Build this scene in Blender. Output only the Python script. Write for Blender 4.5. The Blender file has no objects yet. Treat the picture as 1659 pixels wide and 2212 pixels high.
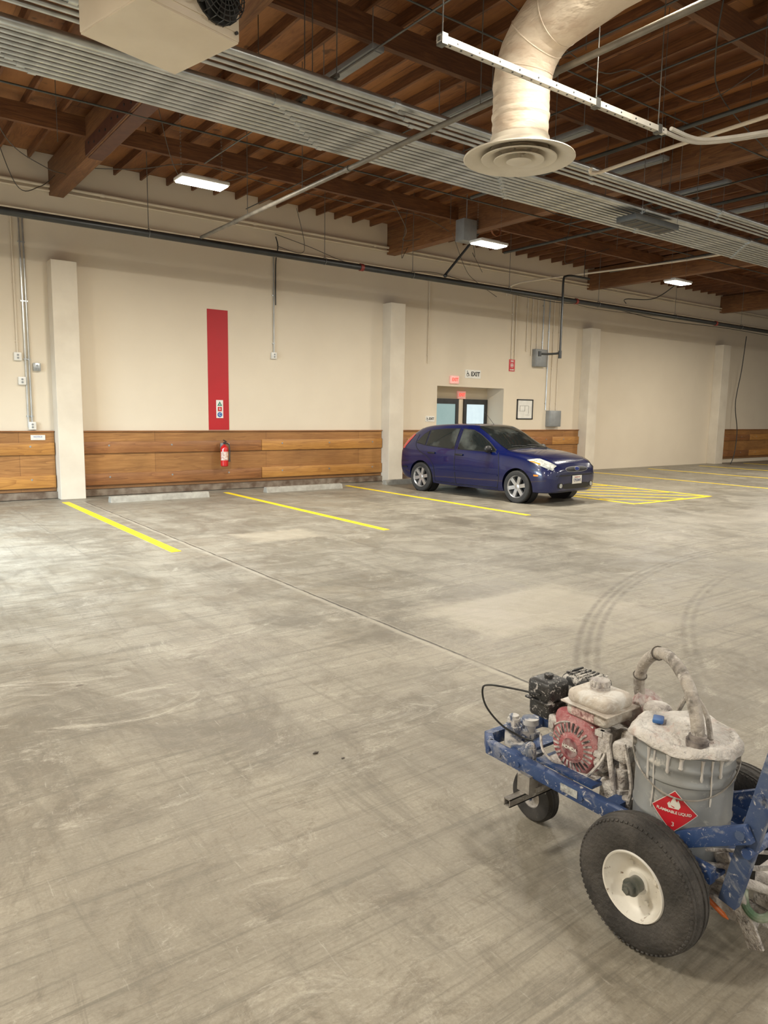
import bpy, bmesh, math, random
from mathutils import Vector, Matrix, Euler
from mathutils.bvhtree import BVHTree
random.seed(7)
V=Vector
COL=bpy.context.scene.collection
# ------------------------------------------------------------------ materials
def _mix(nt,f,a,b,mode='MIX'):
    n=nt.nodes.new('ShaderNodeMix'); n.data_type='RGBA'; n.blend_type=mode
    for idx,v in ((0,f),(6,a),(7,b)):
        if isinstance(v,bpy.types.NodeSocket): nt.links.new(v,n.inputs[idx])
        elif idx==0: n.inputs[0].default_value=v
        else: n.inputs[idx].default_value=(v[0],v[1],v[2],1)
    return n.outputs[2]
def _math(nt,op,a,b=None,c=None,clamp=False):
    n=nt.nodes.new('ShaderNodeMath'); n.operation=op; n.use_clamp=clamp
    for i,v in enumerate((a,b,c)):
        if v is None: continue
        if isinstance(v,bpy.types.NodeSocket): nt.links.new(v,n.inputs[i])
        else: n.inputs[i].default_value=v
    return n.outputs[0]
def _noise(nt,vec,scale,detail=4,rough=.55,dist=0):
    n=nt.nodes.new('ShaderNodeTexNoise'); n.inputs['Scale'].default_value=scale
    n.inputs['Detail'].default_value=detail; n.inputs['Roughness'].default_value=rough
    n.inputs['Distortion'].default_value=dist
    nt.links.new(vec,n.inputs['Vector']); return n.outputs['Fac']
def _range(nt,v,lo,hi,a=0,b=1):
    n=nt.nodes.new('ShaderNodeMapRange'); n.clamp=True
    nt.links.new(v,n.inputs[0])
    for i,x in enumerate((lo,hi,a,b)): n.inputs[i+1].default_value=x
    return n.outputs[0]
def _map(nt,vec,scale,loc=(0,0,0),rot=0):
    n=nt.nodes.new('ShaderNodeMapping'); n.inputs['Scale'].default_value=scale; n.inputs['Location'].default_value=loc
    n.inputs['Rotation'].default_value=(0,0,rot)
    nt.links.new(vec,n.inputs['Vector']); return n.outputs[0]
def newmat(name,world=False):
    m=bpy.data.materials.new(name); m.use_nodes=True; nt=m.node_tree
    b=nt.nodes['Principled BSDF']
    if world:
        vec=nt.nodes.new('ShaderNodeNewGeometry').outputs['Position']
    else:
        vec=nt.nodes.new('ShaderNodeTexCoord').outputs['Object']
    return m,nt,b,vec
def mat(name,c1,c2=None,scale=6,rough=.5,metal=0,bump=0,bscale=40,stretch=(1,1,1),lo=.35,hi=.65,
        splat=None,coat=0,emit=None,es=1,world=False,detail=4,dist=0,spec=None,alpha=None,soft=.05):
    m,nt,b,vec=newmat(name,world)
    v=_map(nt,vec,stretch) if stretch!=(1,1,1) else vec
    if c2 is None: c2=tuple(x*.86 for x in c1)
    f=_range(nt,_noise(nt,v,scale,detail,.55,dist),lo,hi)
    col=_mix(nt,f,c1,c2)
    for sp in (splat or []):
        sc,ss,th=sp[:3]
        g=_noise(nt,_map(nt,vec,(1,1,1),(sp[3] if len(sp)>3 else 0,2,3)),ss,6,.7,.6)
        g=_range(nt,g,th-soft*.4,th+soft)
        col=_mix(nt,g,col,sc)
    nt.links.new(col,b.inputs['Base Color'])
    b.inputs['Roughness'].default_value=rough; b.inputs['Metallic'].default_value=metal
    if coat: b.inputs['Coat Weight'].default_value=coat; b.inputs['Coat Roughness'].default_value=.04
    if spec is not None: b.inputs['Specular IOR Level'].default_value=spec
    if emit: 
        b.inputs['Emission Color'].default_value=(*emit,1); b.inputs['Emission Strength'].default_value=es
    if alpha is not None: b.inputs['Alpha'].default_value=alpha
    if bump:
        bn=nt.nodes.new('ShaderNodeBump'); bn.inputs['Strength'].default_value=bump; bn.inputs['Distance'].default_value=.02
        nt.links.new(_noise(nt,v,bscale,3),bn.inputs['Height']); nt.links.new(bn.outputs[0],b.inputs['Normal'])
    return m
def floor_mat():
    m,nt,b,vec=newmat('concrete_floor_material',True)
    big=_range(nt,_noise(nt,vec,.32,5,.6,.6),.40,.60)
    med=_range(nt,_noise(nt,_map(nt,vec,(1,1,1),(5,2,0)),1.5,10,.74,.5),.42,.60)
    fine=_range(nt,_noise(nt,vec,70,3,.7),.3,.75)
    col=_mix(nt,big,(.305,.272,.212),(.232,.212,.172))
    col=_mix(nt,_math(nt,'MULTIPLY',med,.75),col,(.385,.352,.282))
    dk=_range(nt,_noise(nt,_map(nt,vec,(1.0,.7,1),(9,1,0)),.7,12,.80,1.0),.49,.62)
    col=_mix(nt,_math(nt,'MULTIPLY',dk,.85),col,(.145,.125,.095))
    dk2=_range(nt,_noise(nt,_map(nt,vec,(1.0,1.3,1),(19,7,0)),3.6,10,.82,.6),.52,.65)
    col=_mix(nt,_math(nt,'MULTIPLY',dk2,.7),col,(.140,.115,.082))
    for sc_,lc,am,ro in (((.35,6,1),(3,4,0),.4,0),((5,.4,1),(1,9,0),.45,0),((.3,7,1),(3,14,0),.6,-.6),((.3,9,1),(8,24,0),.55,.9)):
        sw=_range(nt,_noise(nt,_map(nt,vec,sc_,lc,ro),1.6,9,.74,1.2),.53,.64)
        col=_mix(nt,_math(nt,'MULTIPLY',sw,am),col,(.138,.124,.098))
    lt=_range(nt,_noise(nt,_map(nt,vec,(.8,1.4,1),(33,5,0)),1.5,11,.86,1.5),.55,.64)
    col=_mix(nt,_math(nt,'MULTIPLY',lt,.7),col,(.50,.465,.39))
    for sc_,lc in (((1.5,9,1),(3,15,0)),((8,1.2,1),(23,5,0))):
        sc2=_range(nt,_noise(nt,_map(nt,vec,sc_,lc),2.2,9,.80,2.5),.60,.66)
        col=_mix(nt,_math(nt,'MULTIPLY',sc2,.5),col,(.53,.50,.43))
    col=_mix(nt,_math(nt,'MULTIPLY',fine,.42),col,(.14,.125,.095))
    sep=nt.nodes.new('ShaderNodeSeparateXYZ'); nt.links.new(vec,sep.inputs[0]); X,Y=sep.outputs[0],sep.outputs[1]
    wob=_math(nt,'MULTIPLY',_math(nt,'SUBTRACT',_noise(nt,vec,3,5,.7),.5),.12)
    def patch(cx,cy,hx,hy,c,s):
        nonlocal col
        w2=_math(nt,'MULTIPLY',_math(nt,'SUBTRACT',_noise(nt,vec,5,7,.85),.5),1.1)
        ax=_math(nt,'ABSOLUTE',_math(nt,'SUBTRACT',X,cx)); ay=_math(nt,'ABSOLUTE',_math(nt,'SUBTRACT',Y,cy))
        d=_math(nt,'MAXIMUM',_math(nt,'DIVIDE',ax,hx),_math(nt,'DIVIDE',ay,hy))
        k=_range(nt,_math(nt,'ADD',d,w2),.85,1.2,s,0)
        col=_mix(nt,k,col,c)
    patch(4.7,4.2,.85,.46,(.45,.405,.32),.55)
    patch(4.95,3.45,.5,.3,(.41,.37,.295),.35)
    patch(4.6,8.6,.5,.35,(.46,.41,.32),.5)
    patch(12.2,6.2,1.3,.5,(.42,.38,.31),.35)
    def ring(cx,cy,R,w,s,x0,x1):
        nonlocal col
        dx=_math(nt,'SUBTRACT',X,cx); dy=_math(nt,'SUBTRACT',Y,cy)
        r=_math(nt,'SQRT',_math(nt,'ADD',_math(nt,'MULTIPLY',dx,dx),_math(nt,'MULTIPLY',dy,dy)))
        d=_math(nt,'ABSOLUTE',_math(nt,'SUBTRACT',r,R))
        k=_range(nt,d,w*.25,w,s,0)
        k=_math(nt,'MULTIPLY',k,_range(nt,X,x0,x0+.8,0,1)); k=_math(nt,'MULTIPLY',k,_range(nt,X,x1-1.5,x1,1,0))
        k=_math(nt,'MULTIPLY',k,_range(nt,_noise(nt,vec,7,6,.7),.36,.60,.2,1))
        k=_math(nt,'MULTIPLY',k,_range(nt,dy,-.5,.5,0,1))
        col=_mix(nt,k,col,(.095,.082,.064))
    for R in (8.02,8.09,8.16): ring(9,-3.33,R,.031,.62,3.3,10.0)
    for R in (7.40,7.47): ring(9.1,-3.33,R,.031,.45,3.9,8.5)
    ring(5.0,-4.6,9.3,.07,.25,-3,6)
    ring(7.5,-3.0,6.3,.06,.28,2.0,6)
    ring(1.5,-2.5,5.6,.05,.22,-1,5)
    def line(S,T,at,w,s,t0,t1,c):
        nonlocal col
        d=_math(nt,'ABSOLUTE',_math(nt,'SUBTRACT',_math(nt,'ADD',S,_math(nt,'MULTIPLY',wob,.35)),at))
        k=_range(nt,d,w*.4,w,s,0)
        k=_math(nt,'MULTIPLY',k,_range(nt,T,t0,t0+.2,0,1)); k=_math(nt,'MULTIPLY',k,_range(nt,T,t1-.2,t1,1,0))
        k=_math(nt,'MULTIPLY',k,_range(nt,_noise(nt,vec,4,3),.35,.5,.4,1))
        col=_mix(nt,k,col,c)
    line(X,Y,3.32,.055,.5,-6,13.6,(.44,.405,.33))
    line(X,Y,3.34,.015,.95,-6,13.6,(.04,.032,.025))
    line(Y,X,8.35,.012,.5,-3,2.2,(.10,.09,.075))
    line(X,Y,2.1,.012,.45,8.3,13.5,(.10,.09,.075))
    line(X,Y,9.6,.01,.3,-5,8,(.10,.09,.075))
    vo=nt.nodes.new('ShaderNodeTexVoronoi'); vo.inputs['Scale'].default_value=1.3; nt.links.new(_map(nt,vec,(1,1.6,1)),vo.inputs['Vector'])
    k=_range(nt,_math(nt,'ADD',vo.outputs['Distance'],_math(nt,'MULTIPLY',wob,.9)),.015,.035,.75,0)
    col=_mix(nt,k,col,(.09,.07,.055))
    nt.links.new(col,b.inputs['Base Color'])
    nt.links.new(_range(nt,med,0,1,.36,.58),b.inputs['Roughness'])
    b.inputs['Specular IOR Level'].default_value=.45
    bn=nt.nodes.new('ShaderNodeBump'); bn.inputs['Strength'].default_value=.3; bn.inputs['Distance'].default_value=.01
    nt.links.new(_noise(nt,vec,70,5,.7),bn.inputs['Height']); nt.links.new(bn.outputs[0],b.inputs['Normal'])
    return m
def wood_mat(name,c1,c2,c3,axis='x',rough=.6,world=True,sc=1.0,blot=.5,seam=False):
    m,nt,b,vec=newmat(name,world)
    st={'x':(.6,6,9),'y':(6,.6,9)}[axis]
    g=_noise(nt,_map(nt,vec,tuple(s*sc for s in st)),2.2,6,.65,2.2)
    col=_mix(nt,_range(nt,g,.38,.62),c1,c2)
    r=_range(nt,_math(nt,'FRACT',_math(nt,'MULTIPLY',_noise(nt,_map(nt,vec,tuple(s*sc*.5 for s in st)),1.1,2,.4,.5),9)),.0,.35,.6,0)
    col=_mix(nt,r,col,c3)
    patchy=_range(nt,_noise(nt,vec,.7,3),.4,.62,0,blot)
    col=_mix(nt,patchy,col,tuple(x*.55 for x in c2))
    if seam:
        sp=nt.nodes.new('ShaderNodeSeparateXYZ'); nt.links.new(vec,sp.inputs[0])
        q=_math(nt,'DIVIDE',sp.outputs[0],2.44); fr=_math(nt,'FRACT',q); fl=_math(nt,'FLOOR',q)
        wn=nt.nodes.new('ShaderNodeTexWhiteNoise'); wn.noise_dimensions='1D'; nt.links.new(fl,wn.inputs['W'])
        col=_mix(nt,_math(nt,'MULTIPLY',wn.outputs['Value'],.4),col,c3)
        col=_mix(nt,_range(nt,fr,.002,.004,.6,0),col,(.06,.025,.012))
        dirt=_range(nt,_math(nt,'ADD',sp.outputs[2],_math(nt,'MULTIPLY',_noise(nt,vec,4,5,.7),.3)),.25,.6,.6,0); col=_mix(nt,dirt,col,(.12,.06,.03))
    sc2=_range(nt,_noise(nt,_map(nt,vec,tuple(s*sc*1.7 for s in st),(7,3,1)),2.0,7,.75,1.0),.60,.66,0,.3)
    col=_mix(nt,sc2,col,tuple(min(1,x*1.5) for x in c1))
    nt.links.new(col,b.inputs['Base Color']); b.inputs['Roughness'].default_value=rough
    return m
def deck_mat():
    m,nt,b,vec=newmat('plywood_deck_material',True)
    br=nt.nodes.new('ShaderNodeTexBrick'); nt.links.new(_map(nt,vec,(1,1,0),(0,.34,0)),br.inputs['Vector'])
    br.inputs['Scale'].default_value=1; br.inputs['Brick Width'].default_value=1.22; br.inputs['Row Height'].default_value=2.44
    br.inputs['Mortar Size'].default_value=.006; br.inputs['Color1'].default_value=(.38,.155,.048,1); br.inputs['Color2'].default_value=(.14,.048,.017,1)
    br.inputs['Mortar'].default_value=(.04,.015,.008,1)
    g=_noise(nt,_map(nt,vec,(5,.7,1)),2.5,6,.65,2)
    col=_mix(nt,_range(nt,g,.4,.65,0,.6),br.outputs['Color'],(.10,.037,.014))
    bg=_range(nt,_noise(nt,_map(nt,vec,(1,1,1),(17,0,0)),.8,4),.42,.60,0,.55)
    col=_mix(nt,bg,col,(.38,.165,.05))
    kn=_range(nt,_noise(nt,_map(nt,vec,(1,1,1),(7,0,0)),3.2,2),.66,.71,0,.7)
    col=_mix(nt,kn,col,(.04,.016,.008))
    nt.links.new(col,b.inputs['Base Color']); b.inputs['Roughness'].default_value=.6
    return m

MF=floor_mat(); MD=deck_mat()
MW=mat('painted_wall_material',(.69,.605,.475),(.66,.575,.45),scale=.8,rough=.75,bump=.05,bscale=8,world=True)
MCOLM=mat('painted_concrete_material',(.68,.61,.495),(.60,.53,.425),scale=1.6,rough=.7,bump=.12,bscale=10,world=True)
MGL=wood_mat('glulam_material',(.30,.14,.05),(.18,.07,.025),(.10,.037,.015),'y')
MPU=wood_mat('purlin_material',(.22,.09,.03),(.12,.045,.016),(.07,.026,.011),'x')
MJO=wood_mat('joist_material',(.25,.105,.037),(.14,.052,.019),(.075,.029,.012),'y')
MPLY=wood_mat('wainscot_plywood_material',(.47,.235,.075),(.34,.155,.045),(.20,.085,.027),'x',.45,seam=True)
MBD=wood_mat('wainscot_board_material',(.52,.255,.062),(.39,.175,.043),(.25,.10,.027),'x',.4,blot=.25)
MBD2=wood_mat('wainscot_dark_board_material',(.37,.165,.055),(.27,.11,.037),(.16,.06,.021),'x',.4)
MGALV=mat('galvanized_metal',(.62,.64,.64),(.42,.44,.44),scale=3,rough=.28,metal=.8)
MSTR=mat('dull_strut_steel',(.20,.20,.185),(.14,.14,.13),scale=3,rough=.45,metal=.6)
MGREY=mat('grey_enclosure_paint',(.30,.31,.31),(.25,.26,.26),rough=.45,metal=.2)
MDKP=mat('dark_grey_panel_paint',(.11,.12,.12),(.09,.095,.095),rough=.5,metal=.2)
MBLK=mat('black_pipe_paint',(.018,.02,.02),(.03,.03,.028),rough=.4)
MDGP=mat('dark_grey_pipe_paint',(.04,.045,.04),(.06,.06,.055),rough=.4)
MRED=mat('red_paint',(.43,.007,.013),(.38,.006,.011),scale=1,rough=.55)
MREDG=mat('red_gloss_paint',(.55,.010,.012),rough=.2,coat=.6)
MYEL=mat('yellow_line_paint',(.90,.66,.012),(.74,.55,.03),scale=9,rough=.55,lo=.5,hi=.75)
MCREAM=mat('cream_sheet_metal',(.70,.61,.475),(.64,.55,.42),scale=2,rough=.45)
MDUCT=mat('painted_duct_material',(.66,.56,.44),(.46,.33,.23),scale=3,rough=.55,lo=.5,hi=.8,bump=1.0,bscale=6,stretch=(1,1,2.6))
MDIFF=mat('diffuser_enamel',(.72,.66,.55),(.67,.61,.50),rough=.4)
MWHT=mat('white_plastic',(.78,.76,.70),rough=.4)
MSTW=mat('strut_white_paint',(.62,.59,.52),(.55,.52,.46),rough=.4)
MDARK=mat('dark_plastic',(.02,.02,.02),(.03,.03,.03),rough=.45)
MLED=mat('led_lens_material',(1,1,1),(1,1,1),rough=.5,emit=(1,.97,.9),es=20)
MLENS=mat('unlit_fixture_lens',(.30,.32,.32),(.25,.27,.27),rough=.4)
MBEAM=mat('steel_plate_red_oxide',(.11,.04,.022),(.075,.026,.018),rough=.5)
MWIRE=mat('grey_cable_material',(.10,.085,.07),rough=.6)
MCONC=mat('curb_concrete_material',(.40,.375,.32),(.29,.27,.225),scale=8,rough=.85,bump=.2,bscale=25)
MEXITR=mat('exit_red_glow',(.8,.05,.04),(.8,.05,.04),emit=(1,.06,.04),es=1.6)
MEXITB=mat('exit_housing_pink',(.75,.45,.40),(.75,.45,.40),emit=(.9,.35,.3),es=.35)
MINK=mat('black_ink',(.015,.015,.015),rough=.6)
MGREEN=mat('green_print',(.02,.2,.12),rough=.6)
MBLUEP=mat('blue_print',(.02,.12,.4),rough=.6)
MSILV=mat('silver_alloy',(.62,.62,.62),(.5,.5,.5),rough=.3,metal=.8)
MRUB=mat('tyre_rubber',(.022,.021,.02),(.035,.033,.03),rough=.75)
MDAY=mat('glowing_daylight_glass',(.05,.06,.06),(.12,.14,.13),scale=5,rough=.1,emit=(.68,.82,.86),es=1.0)  # pane itself emits, standing in for daylight outside the door
MTEAL=mat('glowing_teal_glass',(.05,.09,.09),(.08,.12,.12),scale=3,rough=.1,emit=(.36,.50,.48),es=.7)  # weaker emission in the pane imitates the daylit exterior

# ------------------------------------------------------------------ mesh builder
def catmull(pts,n=8,closed=False):
    pts=[V(p) for p in pts]; out=[]
    N=len(pts)
    for i in range(N-1):
        p0=pts[max(i-1,0)]; p1=pts[i]; p2=pts[i+1]; p3=pts[min(i+2,N-1)]
        for k in range(n):
            t=k/n
            out.append(.5*((2*p1)+(p2-p0)*t+(2*p0-5*p1+4*p2-p3)*t*t+(3*p1-p0-3*p2+p3)*t*t*t))
    out.append(pts[-1]); return out
class B:
    def __init__(s): s.bm=bmesh.new()
    def _mi(s,verts,mi):
        fs=set()
        for v in verts:
            for f in v.link_faces: fs.add(f)
        for f in fs: f.material_index=mi
        return fs
    def box(s,c,d,mi=0,R=None,bev=0,seg=2):
        m=Matrix.Translation(V(c))
        if R is not None: m=m@(R.to_matrix().to_4x4() if isinstance(R,Euler) else R)
        m=m@Matrix.Diagonal((d[0],d[1],d[2],1))
        r=bmesh.ops.create_cube(s.bm,size=1,matrix=m); s._mi(r['verts'],mi)
        if bev:
            es=set(e for v in r['verts'] for e in v.link_edges)
            bmesh.ops.bevel(s.bm,geom=list(es),offset=bev,segments=seg,affect='EDGES',profile=.5)
        return s
    def bar(s,p1,p2,w,h,mi=0,bev=0,up=(0,0,1)):
        p1=V(p1);p2=V(p2); d=(p2-p1); L=d.length; y=d.normalized(); x=y.cross(V(up)).normalized(); z=x.cross(y)
        R=Matrix((x,y,z)).transposed().to_4x4()
        return s.box((p1+p2)/2,(w,L,h),mi,R,bev)
    def cyl(s,p1,p2,r1,r2=None,n=16,mi=0,cap=True):
        p1=V(p1);p2=V(p2);d=p2-p1
        if r2 is None:r2=r1
        m=Matrix.Translation((p1+p2)/2)@d.to_track_quat('Z','Y').to_matrix().to_4x4()
        r=bmesh.ops.create_cone(s.bm,cap_ends=cap,segments=n,radius1=r1,radius2=r2,depth=d.length,matrix=m); s._mi(r['verts'],mi); return s
    def sph(s,c,r,sc=(1,1,1),mi=0,n=16,R=None):
        m=Matrix.Translation(V(c))
        if R is not None: m=m@R.to_matrix().to_4x4()
        m=m@Matrix.Diagonal((r*sc[0],r*sc[1],r*sc[2],1))
        q=bmesh.ops.create_uvsphere(s.bm,u_segments=n,v_segments=max(6,n//2),radius=1,matrix=m); s._mi(q['verts'],mi); return s
    def tube(s,pts,r,n=8,mi=0,closed=False):
        pts=[V(p) for p in pts]; N=len(pts); rings=[]; nrm=None
        for i in range(N):
            if closed: t=(pts[(i+1)%N]-pts[i-1]).normalized()
            else: t=(pts[min(i+1,N-1)]-pts[max(i-1,0)]).normalized()
            if nrm is None:
                a=V((0,0,1)) if abs(t.z)<.9 else V((1,0,0)); nrm=t.cross(a).normalized()
            else:
                nrm=(nrm-t*nrm.dot(t)).normalized()
            b=t.cross(nrm); rr=r[i] if isinstance(r,(list,tuple)) else r
            rings.append([s.bm.verts.new(pts[i]+(nrm*math.cos(2*math.pi*k/n)+b*math.sin(2*math.pi*k/n))*rr) for k in range(n)])
        for i in range(N if closed else N-1):
            a=rings[i];b2=rings[(i+1)%N]
            for k in range(n):
                f=s.bm.faces.new((a[k],a[(k+1)%n],b2[(k+1)%n],b2[k])); f.material_index=mi
        if not closed:
            s.bm.faces.new(rings[0][::-1]).material_index=mi; s.bm.faces.new(rings[-1]).material_index=mi
        return s
    def torus(s,c,R,r,axis=(0,0,1),n=32,m=8,mi=0,sc=(1,1,1)):
        q=V(axis).to_track_quat('Z','Y')
        return s.tube([V(c)+q@V((R*math.cos(2*math.pi*i/n),R*math.sin(2*math.pi*i/n),0)) for i in range(n)],r,m,mi,True)
    def lathe(s,prof,n=32,mi=0,M=None,a0=0,a1=2*math.pi):
        M=M or Matrix.Identity(4); full=abs(a1-a0-2*math.pi)<1e-6; K=n if full else n+1
        rings=[]
        for (r,z) in prof:
            if r<1e-6: v=s.bm.verts.new(M@V((0,0,z))); rings.append([v]*K)
            else: rings.append([s.bm.verts.new(M@V((r*math.cos(a0+(a1-a0)*k/n),r*math.sin(a0+(a1-a0)*k/n),z))) for k in range(K)])
        for i in range(len(prof)-1):
            a=rings[i];b=rings[i+1]; m_=mi[i] if isinstance(mi,(list,tuple)) else mi
            for k in range(n):
                k2=(k+1)%K if full else k+1
                q=[a[k],a[k2],b[k2],b[k]]; u=[]
                for x in q:
                    if x not in u:u.append(x)
                if len(u)>2:
                    try: s.bm.faces.new(u).material_index=m_
                    except ValueError: pass
        return s
    def prism(s,pts,p0,ex,ey,ez,mi=0):
        p0,ex,ey,ez=V(p0),V(ex),V(ey),V(ez)
        a=[s.bm.verts.new(p0+ex*x+ey*y) for x,y in pts]; b=[s.bm.verts.new(v.co+ez) for v in a]
        s.bm.faces.new(a[::-1]).material_index=mi; s.bm.faces.new(b).material_index=mi
        for i in range(len(a)):
            j=(i+1)%len(a); s.bm.faces.new((a[i],a[j],b[j],b[i])).material_index=mi
        return s
    def grid(s,P,mi=0):
        vs=[[s.bm.verts.new(p) for p in row] for row in P]
        for i in range(len(vs)-1):
            for j in range(len(vs[0])-1):
                try: s.bm.faces.new((vs[i][j],vs[i+1][j],vs[i+1][j+1],vs[i][j+1])).material_index=mi
                except ValueError: pass
        return s
    def obj(s,name,mats,parent=None,loc=None,rot=None,off=None,angle=35,fix=True,**props):
        if off is not None: bmesh.ops.translate(s.bm,vec=-V(off),verts=s.bm.verts)
        if fix: bmesh.ops.recalc_face_normals(s.bm,faces=s.bm.faces)
        me=bpy.data.meshes.new(name); s.bm.to_mesh(me); s.bm.free()
        for m in (mats if isinstance(mats,(list,tuple)) else [mats]): me.materials.append(m)
        for p in me.polygons: p.use_smooth=True
        me.set_sharp_from_angle(angle=math.radians(angle))
        o=bpy.data.objects.new(name,me); COL.objects.link(o)
        if parent: o.parent=parent
        if loc is not None: o.location=loc
        if rot is not None: o.rotation_euler=rot
        for k,v in props.items(): o[k]=v
        return o
def empty(name,loc,label,category,rot=None,group=None,kind=None):
    e=bpy.data.objects.new(name,None); e.empty_display_size=.1; COL.objects.link(e); e.location=loc
    if rot: e.rotation_euler=rot
    e['label']=label; e['category']=category
    if group: e['group']=group
    return e
def tag(o,label,category,group=None):
    o['label']=label;o['category']=category
    if group:o['group']=group
    return o
def copytree(o,loc,rot=None):
    c=o.copy(); COL.objects.link(c); c.location=loc
    if rot is not None: c.rotation_euler=rot
    for ch in [x for x in bpy.data.objects if x.parent==o and x!=c]:
        d=ch.copy(); COL.objects.link(d); d.parent=c
        for g in [x for x in bpy.data.objects if x.parent==ch and x!=d]:
            e=g.copy(); COL.objects.link(e); e.parent=d
    return c
def text(s,size,M,mt,parent,name='lettering',bold=0,wrap=None,ext=.0008,sx=1):
    cu=bpy.data.curves.new('t','FONT'); cu.body=s; cu.size=size; cu.align_x='CENTER'; cu.align_y='CENTER'; cu.extrude=ext; cu.offset=bold
    o=bpy.data.objects.new('t',cu); COL.objects.link(o); bpy.context.view_layer.update()
    me=bpy.data.meshes.new_from_object(o.evaluated_get(bpy.context.evaluated_depsgraph_get()))
    bpy.data.objects.remove(o); bpy.data.curves.remove(cu)
    for v in me.vertices:
        co=V((v.co.x*sx,v.co.y,v.co.z)); v.co=wrap(co) if wrap else M@co
    me.name=name; me.materials.clear(); me.materials.append(mt)
    t=bpy.data.objects.new(name,me); COL.objects.link(t); t.parent=parent; return t
RX=Euler((math.pi/2,0,0)).to_matrix().to_4x4()   # faces -y
def wallM(x,y,z): return Matrix.Translation((x,y,z))@RX

# ------------------------------------------------------------------ room shell
WY=14.3; CX=[-4.11,3.26,10.66,18.03,25.4,32.8]; ZC=6.05; XL=-3.1
b=B(); b.box((20.85,2.9,-.1),(48.3,24,.2)); b.obj('floor',MF,kind='structure')
b=B(); b.box((20.85,2.9,ZC+.05),(48.3,24,.1)); b.obj('ceiling',MD,kind='structure')
b=B(); y0=WY+.1
b.box(((-3.3+12.2)/2,y0,3.02),(15.5,.2,6.05)); b.box(((14.6+45)/2,y0,3.02),(30.4,.2,6.05)); b.box((13.4,y0,(2.36+6.05)/2),(2.4,.2,6.05-2.36))
b.box((12.15,14.8,1.2),(.1,.6,2.45)); b.box((14.65,14.8,1.2),(.1,.6,2.45)); b.box((13.4,14.8,2.41),(2.4,.6,.1))
b.box((13.4,15.0,2.21),(2.4,.1,.3)); b.box((13.6,15.0,1.03),(.2,.1,2.06)); b.box((12.4,15.0,1.03),(.4,.1,2.06))
b.obj('wall_back',MW,kind='structure')
b=B(); b.box((-3.2,2.2,3.02),(.2,9.4,6.05)); b.box((-3.2,13.6,3.02),(.2,1.4,6.05)); b.box((-3.2,9.9,5.0),(.2,6.0,2.1)); b.obj('wall_left',MW,kind='structure')
b=B(); b.box((45.1,2.9,3.02),(.2,24,6.05)); b.obj('wall_right',MW,kind='structure')
for i,(x0,x1) in enumerate(((12.6,13.5),(13.7,14.58))):
    b=B(); xc=(x0+x1)/2; w=x1-x0; yy=14.93
    b.box((x0+.05,yy,1.03),(.1,.06,2.06)); b.box((x1-.05,yy,1.03),(.1,.06,2.06)); b.box((xc,yy,1.99),(w-.2,.06,.14)); b.box((xc,yy,.12),(w-.2,.06,.24))
    b.box((xc,yy-.04,1.02),(w-.2,.03,.05))
    d=b.obj('door_%d'%(i+1),MDARK,kind='structure')
    b=B(); b.box((xc,yy+.01,1.08),(w-.2,.02,1.69)); b.obj('door_glass',MTEAL if i==0 else MDAY,parent=d)
for i,x in enumerate(CX[1:5]):
    b=B(); wd=.43 if i<3 else .5; b.box((x,WY-.165,2.11),(wd,.33,4.22),bev=.006,seg=1)
    o=b.obj('wall_pilaster',MCOLM,angle=20); tag(o,'off-white painted concrete pilaster standing against the long wall','column','pilasters along the wall')
b=B()
for x0,x1 in ((-3,3.04),(3.48,10.44),(10.88,12.1),(14.7,17.81)): b.box(((x0+x1)/2,WY-.04,.07),(x1-x0,.08,.12))
b.obj('baseboard_back',mat('dark_base_wood',(.10,.06,.035),(.24,.19,.14),scale=5,rough=.7,world=True),kind='structure')
for i,x in enumerate(CX):
    if i==0: continue
    e=B(); e.box((0,0,0),(.24,20.2,.56),bev=.006)
    o=e.obj('glulam_roof_beam',MGL,loc=(x,4.2,5.63)); tag(o,'large glued laminated timber roof beam running out from the wall','roof beam','glulam roof beams')
    if i==1:
        e=B(); e.box((0,0,0),(.02,2.6,.2));
        for k in range(9): e.cyl((-.018,-1.15+k*.28,.03*(-1)**k),(-.008,-1.15+k*.28,.03*(-1)**k),.018,n=12,mi=1)
        s=e.obj('steel_strap',[MBEAM,MDARK],parent=o); s.location=(-.132,6.3,-.17)
        e=B(); e.box((0,0,0),(.2,2.6,.012)); s=e.obj('steel_strap',[MBEAM],parent=o); s.location=(0,6.3,-.287)
PY=[14.3-2.44*k for k in range(1,9)]
for i in range(len(CX)-1):
    for y in PY:
        x0=CX[i]+.12 if i else -3.08;x1=CX[i+1]-.12
        e=B(); e.box((0,0,0),(x1-x0,.08,.26)); 
        o=e.obj('roof_purlin',MPU,loc=((x0+x1)/2,y,5.78)); tag(o,'brown timber purlin spanning between two roof beams','roof beam','roof purlins')
jm=None; x=-2.9
while x<34:
    if jm is None:
        e=B(); e.box((0,0,0),(.036,20.2,.14)); jm=e.obj('roof_joist',MJO,loc=(x,4.2,5.98)); tag(jm,'narrow timber joist under the plywood roof deck','roof joist','roof joists')
    else:
        o=jm.copy(); COL.objects.link(o); o.location=(x+random.uniform(-.03,.03),4.2,5.98)
    x+=.48
b=B(); b.box((6.255,WY-.004,2.47),(.45,.008,2.44)); o=b.obj('red_wall_marker',MRED); tag(o,'tall narrow red painted marker panel on the wall','wall marker')
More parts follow.
